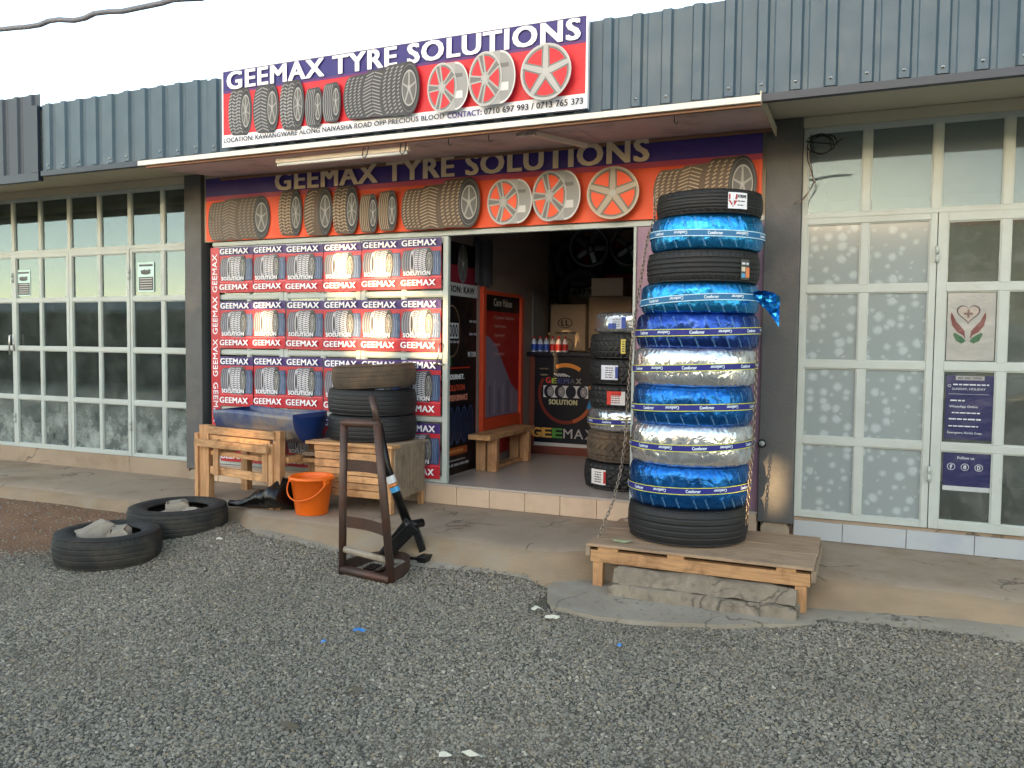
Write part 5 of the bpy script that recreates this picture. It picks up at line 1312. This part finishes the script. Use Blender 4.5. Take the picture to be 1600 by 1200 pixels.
# black plastic bag
mb = MB(); vs = []; nu, nv = 44, 22
for i in range(nu + 1):
    u = i / nu
    for j in range(nv):
        a = 2 * math.pi * j / nv; rr_ = (.03 + .115 * sst(.05, .95, u)) * (1 - .5 * sst(.92, 1.0, u)); cx = -4.56 + .52 * u; cy = 4.98 + .14 * u
        n = noise.noise((u * 6, math.cos(a) * 1.6, math.sin(a) * 1.6 + 5)) * .3 + .16 * abs(noise.noise((u * 14, math.cos(a) * 3.4, math.sin(a) * 3.4)))
        rr2 = rr_ * (1 + n); z_ = .195 + max(0, rr2 * (1.0 + math.sin(a)) * .82)
        vs.append((cx + .02 * n, cy + rr2 * 1.15 * math.cos(a), z_))
mb.add(vs, [(i * nv + j, i * nv + (j + 1) % nv, (i + 1) * nv + (j + 1) % nv, (i + 1) * nv + j) for i in range(nu) for j in range(nv)] + [tuple(range(nv)), tuple(range(nu * nv, nu * nv + nv))], smooth=True)
one(mb, 'plastic_bag', M_bag, 'crumpled black plastic bag on the pavement under the pine stand', 'bag', (-4.3, 5.05, .195), fixn=True)

# ================================================================== HAND TRUCK AND JACK
ht = thing('hand_truck', 'rusty home-made steel hand truck standing upright on the gravel', 'hand truck', (-2.85, 4.35, 0))
def tub(name, pts, r_, par, m=M_rust, n=10):
    mb = MB(); mb.tube(pts, r_, n); return mb.build(name, m, par)
GL = .015
tub('upright', [(-3.018, 4.30, 1.0), (-3.035, 4.31, .5), (-3.045, 4.32, GL)], .0255, ht); tub('upright', [(-2.765, 4.285, 1.0), (-2.72, 4.29, .55), (-2.668, 4.30, GL)], .027, ht)
tub('top_bar', [(-3.03, 4.30, .985), (-2.75, 4.285, .99)], .026, ht); tub('handle_stub', [(-2.765, 4.29, 1.0), (-2.82, 4.31, 1.16)], .022, ht)
mb = MB(); mb.tube([(-2.8185, 4.3095, 1.155), (-2.821, 4.3103, 1.162)], .0175, 10); mb.build('stub_bore', M_blk, ht)
def strap(name, za, zb, hgt, sag):
    mb = MB(); vs = []; n = 12
    for i in range(n + 1):
        u = i / n; x = -3.02 + (.30 + .03 * (za < .6)) * u; y = 4.31 + sag * math.sin(math.pi * u)
        for d_, z_ in ((0, -hgt / 2), (0, hgt / 2), (.006, hgt / 2), (.006, -hgt / 2)): vs.append((x, y + d_, za + (zb - za) * u + z_))
    mb.add(vs, [(4 * i + k, 4 * i + (k + 1) % 4, 4 * i + 4 + (k + 1) % 4, 4 * i + 4 + k) for i in range(n) for k in range(4)]); return mb.build(name, M_rust, ht, fixn=True)
strap('cross_strap', .715, .70, .075, .05); strap('cross_strap', .355, .31, .072, .05)
tub('roller', [(-3.02, 4.31, .178), (-2.70, 4.30, .145)], .021, ht, mat('chalky_roller', s2l((.62, .57, .50)), .9, var=.2, vscale=30, bump=.5, bscale=60))
tub('foot_bar', [(-3.04, 4.315, .045), (-2.675, 4.29, .028)], .029, ht)
mb = MB(); vs = []; n = 22
for i in range(n + 1):
    a = math.pi * i / n; x = -2.855 + .19 * math.cos(math.pi - a) ; y = 4.33 + .36 * math.sin(a) ** .7
    for d_, z_ in ((0, 0), (0, .085), (.006, .085), (.006, 0)): vs.append((x - d_ * math.cos(math.pi - a), y - d_ * math.sin(a), .01 + z_))
mb.add(vs, [(4 * i + k, 4 * i + (k + 1) % 4, 4 * i + 4 + (k + 1) % 4, 4 * i + 4 + k) for i in range(n) for k in range(4)]); mb.build('toe_ring', M_rust, ht, fixn=True)
mb = MB(); mb.box(-2.99, -2.73, 4.36, 4.55, .012, .018); mb.build('toe_plate', M_rust, ht)
jk = thing('bead_breaker', 'black tyre tool with a long stickered handle behind the hand truck', 'tyre tool', (-2.8, 4.72, 0))
hd = tub('handle', [(-2.975, 4.62, .96), (-2.945, 4.68, .66), (-2.82, 4.74, .29)], .031, jk, M_blk, 14)
mb = MB(); mb.beam((-2.79, 4.74, .30), (-2.99, 4.68, .03), .05, .075); mb.build('lever_arm', M_blk, jk, .004)
mb = MB(); mb.beam((-2.745, 4.71, .275), (-2.93, 4.64, .07), .035, .08); mb.build('lever_arm', M_blk, jk, .004)
mb = MB(); mb.beam((-2.765, 4.755, .25), (-2.70, 4.79, .03), .045, .05); mb.build('strut', M_blk, jk, .004)
mb = MB(); mb.box(-2.98, -2.64, 4.70, 4.745, .015, .06); mb.box(-2.70, -2.63, 4.66, 4.86, .016, .085); mb.build('base', M_blk, jk, .004)
mb = MB(); mb.tube([(-2.80, 4.69, .275), (-2.74, 4.81, .275)], .03, 12); mb.build('pivot', M_blk, jk)
mb = MB(); mb.box(-2.97, -2.90, 4.44, 4.56, .02, .03); mb.box(-2.86, -2.83, 4.40, 4.62, .02, .035); mb.build('foot_plate', M_blk, jk)
def hsticker(u, ln, col):
    a = Vector((-2.945, 4.68, .66)); b = Vector((-2.82, 4.74, .29)); p0 = a.lerp(b, u); p1 = a.lerp(b, u + ln)
    mb = MB(); mb.tube([p0, p1], .0316, 14, cap=False); mb.build('sleeve_label', mat('label_' + str(int(u * 100)), s2l(col), .35), hd, off=WORLD[jk])
hsticker(.16, .13, (.88, .88, .88)); hsticker(.30, .05, (.85, .5, .25)); hsticker(.36, .09, (.30, .62, .82))

# ================================================================== INSIDE THE TYRE SHOP
# black banner on the left partition
M_dp = M_print
bx('partition', M_wall, -3.40, -3.225, 5.87, 8.4, .362, 3.0)
t = thing('slogan_banner', 'tall black slogan banner just inside the door on the left', 'banner', (-3.2, 6.2, .37))
p = Print(planeX(5.90, .372, -3.22)); BL = s2l((.05, .05, .06)); p.rect(0, 0, .70, 1.97, BL)
p.rect(0, 1.60, .66, 1.78, s2l((.45, .12, .18))); p.rim(.42, 1.80, .09, .16, 0, (.3, .3, .32), (.1, .1, .1)); p.rect(0, 1.52, .70, 1.63, s2l((.68, .68, .68)))
p.ring(.22, 1.22, .15, .22, .06, s2l((.5, .4, .32)), 40, -2.2, 2.5); p.rect(.10, 1.16, .34, 1.29, PW)
for k in range(4): p.ell(.145 + .05 * k, 1.225, .024, .055, BL, 16); p.ell(.145 + .05 * k, 1.225, .014, .035, s2l((.65, .65, .68)), 12)
p.rect(.02, .93, .12, 1.01, s2l((.75, .62, .3))); p.rect(.12, .93, .2, 1.01, s2l((.3, .5, .3))); p.rect(0, .905, .55, .915, s2l((.75, .2, .15)))
for k in range(5): p.ell(.08 + .12 * k, .42, .07, .17, s2l((.10, .14, .24)), 20); p.ring(.08 + .12 * k, .42, .065, .16, .1, s2l((.2, .28, .42)), 20)
p.rect(0, .17, .5, .235, s2l((.55, .26, .12))); p.rect(.0, .19, .42, .215, s2l((.72, .45, .25)))
for a in ((.13, 1.12, .2, .03), (.52, 1.30, .14, .03), (.52, 1.19, .15, .03), (.03, .075, .5, .03), (.05, .12, .4, .016)): dashes(p, *a, s2l((.6, .6, .62)))
p.build('banner_sheet', M_print, t)
q = Letters(planeX(5.90, .372, -3.215), t)
q.text('CATION: KAW', .02, 1.55, .62, .055, BL, .04); q.text('ONE JOURNEY.', .03, .80, .42, .055, WHT, .035)
q.text('ONE SOLUTION', .0, .715, .46, .05, s2l((.75, .30, .20)), .035); q.text('ENDLESS PERFORMANCE', -.02, .63, .54, .05, s2l((.85, .55, .45)), .035); q.text('E', .05, .94, .04, .06, BL, .04)
q.text('WE TOUR', .52, 1.0, .16, .045, PW, .03); 
q.build('lettering', M_print, t)
# red values board in an orange frame
t = thing('values_board', 'red board with white bullet points in an orange frame inside the door', 'notice board', (-3.18, 7.1, .45))
M_of = mat('orange_red_paint', s2l((.80, .28, .14)), .5)
for a in ((6.66, 6.72, .42, 2.0), (7.54, 7.60, .42, 1.95)): mb = MB(); mb.box(-3.218, -3.178, a[0], a[1], a[2], a[3]); mb.build('frame_post', M_of, t, .003)
for z0, z1 in ((.70, .80), (1.94, 1.975)): mb = MB(); mb.box(-3.216, -3.182, 6.72, 7.54, z0, z1); mb.build('frame_rail', M_of, t, .003)
p = Print(planeX(6.72, .45, -3.205)); p.rect(0, 0, .82, 1.50, s2l((.62, .10, .10))); p.rect(0, 1.34, .82, 1.50, BL)
p.poly([(0, .36), (.80, .36), (.80, .56), (.62, .66), (.45, .84), (.28, 1.02), (.12, 1.10), (0, 1.13)], s2l((.50, .47, .54)))
for k in range(7): p.rect(.02 + .1 * k, .38, .06 + .1 * k, .60 + .05 * (k % 3), s2l((.40, .38, .46)) if k % 2 else s2l((.58, .55, .6)))
p.rect(0, .33, .82, .36, s2l((.75, .25, .15)))
p.build('board_sheet', M_print, t)
q = Letters(planeX(6.72, .45, -3.2), t); q.text('Core Values', .20, 1.39, .42, .07, s2l((.75, .72, .68)), .03)
for k, s_ in enumerate(('Customer Satisfaction', 'Quality Products', 'Expert Service', 'Integrity', 'Innovation')): q.text('\u2022 ' + s_, .20, 1.27 - .085 * k, None, .034, s2l((.78, .6, .58)), .015)
q.build('lettering', M_print, t)
# bench
t = thing('wooden_bench', 'low wooden bench standing before the red values board', 'bench', (-3.1, 6.9, .364))
mb = MB(); mb.box(-3.175, -2.965, 6.36, 7.40, .655, .70); mb.build('seat', M_wood, t, .004)
for y in (6.50, 7.24):
    mb = MB(); mb.box(-3.165, -3.075, y, y + .06, .364, .654); mb.build('leg', M_woodv, t, .003); mb = MB(); mb.box(-3.055, -2.965, y, y + .06, .364, .654); mb.build('leg', M_woodv, t, .003)
mb = MB(); mb.box(-3.10, -3.03, 6.565, 7.235, .366, .40); mb.build('stretcher', M_wood, t, .003)
# counter with its printed front, oil bottles on top
t = thing('service_counter', 'dark counter with a circular printed logo front inside the shop', 'counter', (-2.7, 7.95, .364))
mb = MB(); mb.box(-3.20, -2.2, 7.815, 8.25, .364, 1.37); mb.build('carcass', mat('brown_red_board', s2l((.40, .18, .13)), .6), t)
mb = MB(); mb.box(-3.22, -2.18, 7.78, 8.28, 1.371, 1.41); mb.build('worktop', mat('navy_laminate', s2l((.10, .12, .18)), .3), t, .003)
p = Print(planeY(-3.14, .45, 7.813), .0006); p.rect(0, 0, .92, .92, s2l((.06, .07, .12))); p.rect(0, 0, .92, .035, s2l((.72, .72, .72)))
OR2 = s2l((.80, .52, .22)); cx, cy = .34, .54
p.ring(cx, cy, .30, .31, .11, s2l((.42, .16, .12)), 40, 2.6, 5.0); p.ring(cx, cy, .30, .31, .12, s2l((.62, .32, .18)), 24, 5.0, 5.75); p.ring(cx, cy, .30, .31, .14, s2l((.18, .50, .72)), 20, 5.75, 6.45); p.ring(cx, cy, .30, .31, .14, OR2, 8, 6.45, 6.6); p.ring(cx, cy, .30, .31, .13, OR2, 20, 1.0, 1.95)
p.rect(.10, .50, .58, .62, PW)
for k in range(4): p.ell(.16 + .12 * k, .56, .055, .065, s2l((.05, .08, .16)), 24); (p.rim(.175 + .12 * k, .56, .032, .047, 0, (.7, .7, .72), (.2, .2, .25)) if k != 2 else None)
for k in range(5): p.line(.22 + .025 * k, .745, .27 + .03 * k, .715, .008, PW)
p.build('printed_front', M_print, t)
q = Letters(planeY(-3.14, .45, 7.803), t)
for k, (ch, c) in enumerate(zip('GEEMAX', ((.80, .25, .25), (.6, .7, .3), (.2, .25, .5), (.25, .3, .5), (.3, .3, .35), (.5, .5, .5)))): q.text(ch, .13 + .065 * k, .645, .05, .05 if k else .06, s2l(c), .04)
q.text('SOLUTION', .165, .43, .30, .05, s2l((.75, .75, .6)), .04)
for k, (ch, c) in enumerate(zip('GEEMAX', ((.8, .6, .3), (.80, .62, .32), (.3, .55, .25), (.65, .65, .66), (.65, .65, .66), (.65, .65, .66)))): q.text(ch, -.02 + .115 * k, .09, .095, .095, s2l(c), .01 if k > 2 else .05)
q.build('lettering', M_print, t)
bot = None
cols = [((.75, .8, .9), (.15, .3, .7))] * 3 + [((.9, .85, .85), (.75, .15, .15))] * 3
btn = ['first', 'second', 'third', 'fourth', 'fifth', 'sixth']
for k, (c1, c2) in enumerate(cols):
    x = -3.20 + .068 * k + .03; t = thing('oil_bottle', '%s oil bottle from the left on the counter, %s label' % (btn[k], 'blue' if k < 3 else 'red'), 'bottle', (x, 7.86, 1.41), 'oil bottles on the counter')
    mb = MB(); mb.lathe([(.001, 0), (.027, 0), (.029, .01), (.029, .085), (.022, .11), (.010, .13), (.010, .14)], 14, c=(x, 7.86, 1.411)); mb.build('body', mat('bottle_%s' % ('white' if k < 3 else 'pale'), s2l(c1), .35), t)
    mb = MB(); mb.lathe([(.0296, .015), (.0296, .08)], 14, c=(x, 7.86, 1.411)); mb.build('label', mat('label_%s' % ('blue' if k < 3 else 'red'), s2l(c2), .4), t)
    mb = MB(); mb.lathe([(.012, .135), (.012, .158), (.001, .159)], 12, c=(x, 7.86, 1.411)); mb.build('cap', mat('red_cap', s2l((.7, .12, .12)), .4), t)
# cartons behind, with printed faces
M_car = mat('carton_board', s2l((.64, .56, .48)), .75, var=.08, vscale=3)
for (x0, x1, z0, z1, y0, lab, wd) in ((-3.18, -2.78, 1.42, 1.92, 8.35, 'brown tyre carton with a ring logo behind the counter', 'LINGLONG TYRES'), (-2.77, -2.30, 1.45, 2.0, 8.42, 'wide brown carton stacked right of the ring logo carton', 'TUBES'), (-3.0, -2.2, .40, 1.42, 8.45, 'big carton standing on the floor behind the counter', 'TYRES')):
    t = thing('carton', lab, 'carton', ((x0 + x1) / 2, y0, z0)); mb = MB(); mb.box(x0, x1, y0, y0 + .4, z0, z1); mb.build('box', M_car, t, .006)
    q = Print(planeY(x0, z0, y0 - .001))
    if 'ring' in lab: q.ring(.17, .30, .085, .055, .12, INK, 28); q.text('L', .13, .27, .03, .06, INK, .04); q.text('L', .18, .27, .03, .06, INK, .04); q.text(wd, .06, .18, .24, .026, INK, .03); q.ring(.2, .06, .07, .07, .1, INK, 24)
    else: dashes(q, .1, (z1 - z0) * .8, .12, .03, INK)
    q.build('print', M_print, t)
for x0, x1, z0, z1, c, lab in ((-2.28, -1.95, 1.45, 1.80, (.80, .78, .76), 'white box stacked at the back right of the shop'), (-2.3, -1.98, 1.81, 2.12, (.66, .12, .12), 'red box on top of the white one at the back right of the shop'), (-2.75, -2.40, 2.01, 2.2, (.78, .74, .70), 'pale flat box lying on the wide brown carton')):
    mb = MB(); mb.box(x0, x1, 8.44, 8.8, z0, z1); one(mb, 'stock_box', mat('box_%d' % int(c[1] * 100), s2l(c), .6, var=.05), lab, 'box', ((x0 + x1) / 2, 8.6, z0), 'boxes of stock at the back of the shop', bevel=.004)
# red and green banner and contact strip on the back wall
t = thing('contact_banner', 'dim red and green banner with phone numbers on the shop back wall', 'banner', (-2.85, 9.18, 2.0))
p = Print(planeY(-3.45, 2.04, 9.19)); p.rect(0, 0, 1.15, .13, s2l((.62, .60, .58))); p.rect(0, .13, 1.15, .62, s2l((.55, .08, .12))); p.rect(.42, .26, .98, .55, s2l((.06, .28, .18))); p.rect(0, .3, .3, .62, s2l((.2, .15, .25)))
p.text('0710 697 993 / 0713 765', -.02, .035, 1.12, .06, INK, .04); p.build('banner_sheet', M_print, t)
# alloy rims hung high up
M_alloy = mat('dark_alloy', s2l((.42, .42, .44)), .3, .8)
def alloy(x, y, z, lab):
    t = thing('alloy_rim', lab, 'wheel rim', (x, y, z), 'alloy rims hung up inside the shop'); WORLD[t] = (0, 0, 0)
    mb = MB(); mb.lathe([(.20, 0), (.215, .01), (.19, .03), (.18, .12), (.205, .17), (.20, .18), (.17, .12), (.175, .03)], 40, closed=True); mb.build('barrel', M_alloy, t)
    for k in range(5):
        a = 2 * math.pi * k / 5; mb = MB(); mb.beam((.03 * math.cos(a), .03 * math.sin(a), .03), (.19 * math.cos(a), .19 * math.sin(a), .02), .05, .018); mb.build('spoke', M_alloy, t, .004)
    mb = MB(); mb.tube([(0, 0, .01), (0, 0, .05)], .05, 20); mb.build('hub', M_alloy, t); t.rotation_euler = (R(90), 0, R(12)); return t
for k, (x, z) in enumerate(((-3.05, 2.42), (-3.0, 2.05), (-3.42, 2.3))):
    o = plain_tyre((x, 8.9, z), .30, .19, pat_vee, M_rub, 'tyre standing %s at the dark back of the shop' % ('highest', 'below the highest one', 'furthest left')[k], 'tyres racked at the back of the shop', (R(90), 0, R(20)))
mb = MB(); mb.box(-3.6, -2.6, 8.7, 9.15, 1.72, 1.75); one(mb, 'wall_shelf', M_woodg, 'shelf carrying tyres at the dark back of the shop', 'shelf', (-3.1, 8.9, 1.72))
alloy(-2.72, 8.3, 2.50, 'left of the two alloy rims hung high inside the shop'); alloy(-2.28, 8.3, 2.50, 'right of the two alloy rims hung high inside the shop')
mb = MB(); mb.tube([(-3.1, 8.3, 2.78), (-1.9, 8.3, 2.78)], .012, 8); mb.tube([(-2.72, 8.25, 2.78), (-2.72, 8.25, 2.68)], .006, 6); mb.tube([(-2.28, 8.25, 2.78), (-2.28, 8.25, 2.68)], .006, 6); one(mb, 'hanging_rail', M_blk, 'steel rail the alloy rims hang from inside the shop', 'rail', (-2.5, 8.3, 2.78))
mb = MB(); mb.box(-3.215, -3.20, 7.9, 8.2, 1.5, 2.05); one(mb, 'price_list', mat('grey_paper', s2l((.5, .5, .5)), .7, var=.3, vscale=30, stretch=(1, 1, 6)), 'grey price list hanging behind the red board', 'notice', (-3.2, 8.0, 1.5))
mb = MB(); vs = []
for i in range(9):
    for j in range(9): vs.append((-3.19 + .015 * math.sin(i * 1.3), 6.50 + .05 * i, 2.02 + .05 * j + .01 * math.sin(i + j)))
mb.add(vs, [(i * 9 + j, i * 9 + j + 1, i * 9 + j + 10, i * 9 + j + 9) for i in range(8) for j in range(8)]); one(mb, 'hanging_packets', mat('clear_packets', s2l((.3, .3, .32)), .2, bump=.6, bscale=30), 'clear plastic packets hanging above the red board', 'packets', (-3.19, 6.7, 2.0))
mb = MB(); mb.box(-2.10, -2.06, 6.5, 7.4, .364, 1.0); one(mb, 'red_stand', mat('red_panel', s2l((.62, .1, .08)), .5), 'red panel edge showing beside the indoor tyre stack', 'panel', (-2.08, 7, .364))

# ================================================================== LITTER
def scrap(name, x, y, s_, m, lab, seed, el=1.0, cat='litter'):
    rnd_ = random.Random(seed); mb = MB(); n = 9; vs = []
    for k in range(n):
        a = 2 * math.pi * k / n; r_ = s_ * rnd_.uniform(.5, 1); vs.append((x + r_ * el * math.cos(a), y + r_ * .7 * math.sin(a), .018 + gz(x, y) + rnd_.uniform(.0, s_ * .5)))
    vs.append((x, y, .03 + gz(x, y) + s_ * .3)); mb.add(vs, [(k, (k + 1) % n, n) for k in range(n)]); one(mb, name, m, lab, cat, (x, y, .02))
M_bs = mat('blue_scrap', s2l((.22, .50, .78)), .4); M_ws = mat('white_scrap', s2l((.82, .80, .72)), .8)
scrap('blue_scrap', -2.419, 3.28, .022, M_bs, 'smaller blue plastic scrap on the gravel before the hand truck', 1)
scrap('blue_scrap', -2.345, 3.47, .035, M_bs, 'larger blue plastic scrap on the gravel before the hand truck', 2, 1.3)
scrap('blue_scrap', -1.077, 3.84, .018, M_bs, 'tiny blue scrap on the gravel before the pallet bench', 3)
scrap('paper_scrap', -1.64, 4.17, .045, M_ws, 'torn white paper on the gravel left of the cement apron', 4, 1.2)
scrap('paper_scrap', -1.515, 4.07, .035, M_ws, 'folded cream paper just right of the torn white one', 5, 1.4)
scrap('paper_scrap', -1.345, 2.53, .035, M_ws, 'crumpled cream paper at the bottom edge of the view', 6)
scrap('paper_scrap', -1.27, 2.58, .035, M_ws, 'white stringy scrap beside the crumpled paper at the bottom', 7, 2.0)
scrap('dry_leaf', -1.945, 2.86, .035, mat('dry_leaf', s2l((.35, .32, .26)), .8), 'dark dry leaf on the gravel in the middle foreground', 8, 1.8, 'leaf')
scrap('dry_leaf', -2.0, 2.49, .03, MATS['dry_leaf'], 'pale twig-like leaf at the lower left foreground', 9, 2.4, 'leaf')
scrap('paper_scrap', -4.18, 4.45, .025, M_ws, 'white flakes on the gravel beside the old tyre by the pavement', 10, 1.5)
mb = MB(); mb.tube([(-4.60, 5.3, .20), (-4.57, 5.33, .23), (-4.52, 5.34, .25), (-4.49, 5.31, .22), (-4.53, 5.27, .20), (-4.45, 5.24, .20)], .008, 6); one(mb, 'rag_twist', mat('pale_rag', s2l((.72, .62, .48)), .9), 'twisted pale rag on the pavement behind the black bag', 'rag', (-4.5, 5.3, .2))

# loose stones kicked onto the pavement and the cement apron, one scattered layer
rs_ = random.Random(11); mb = MB()
for k in range(420):
    if k < 300: x = rs_.uniform(-5.5, 1.5); y = 4.62 + abs(rs_.gauss(0, .07)); z = gz(x, y) + .014
    elif k < 360: x = rs_.uniform(-1.65, -.4); y = rs_.uniform(4.25, 4.55); z = .028
    else: x = rs_.uniform(-6.8, -5.2); y = rs_.uniform(3.8, 4.6); z = gz(x, y)
    r_ = rs_.uniform(.004, .011); a = rs_.uniform(0, 3)
    if y > 4.78: continue
    c, s_ = math.cos(a), math.sin(a); vs = []
    for (u, v, w_) in ((1, 0, 0), (-1, .1, 0), (0, .8, .05), (.1, -.8, 0), (.1, 0, .7), (0, 0, -.6)):
        u += rs_.uniform(-.25, .25); v += rs_.uniform(-.25, .25); vs.append((x + r_ * (u * c - v * s_), y + r_ * (u * s_ + v * c), z + r_ * w_))
    mb.add(vs, [(0, 2, 4), (2, 1, 4), (1, 3, 4), (3, 0, 4), (2, 0, 5), (1, 2, 5), (3, 1, 5), (0, 3, 5)])
o = mb.build('loose_stones', mat('loose_stone', s2l((.52, .50, .46)), .9, var=.3, vscale=30)); o['kind'] = 'stuff'; tag(o, 'loose stones kicked up along the pavement edge and cement apron', 'stones')
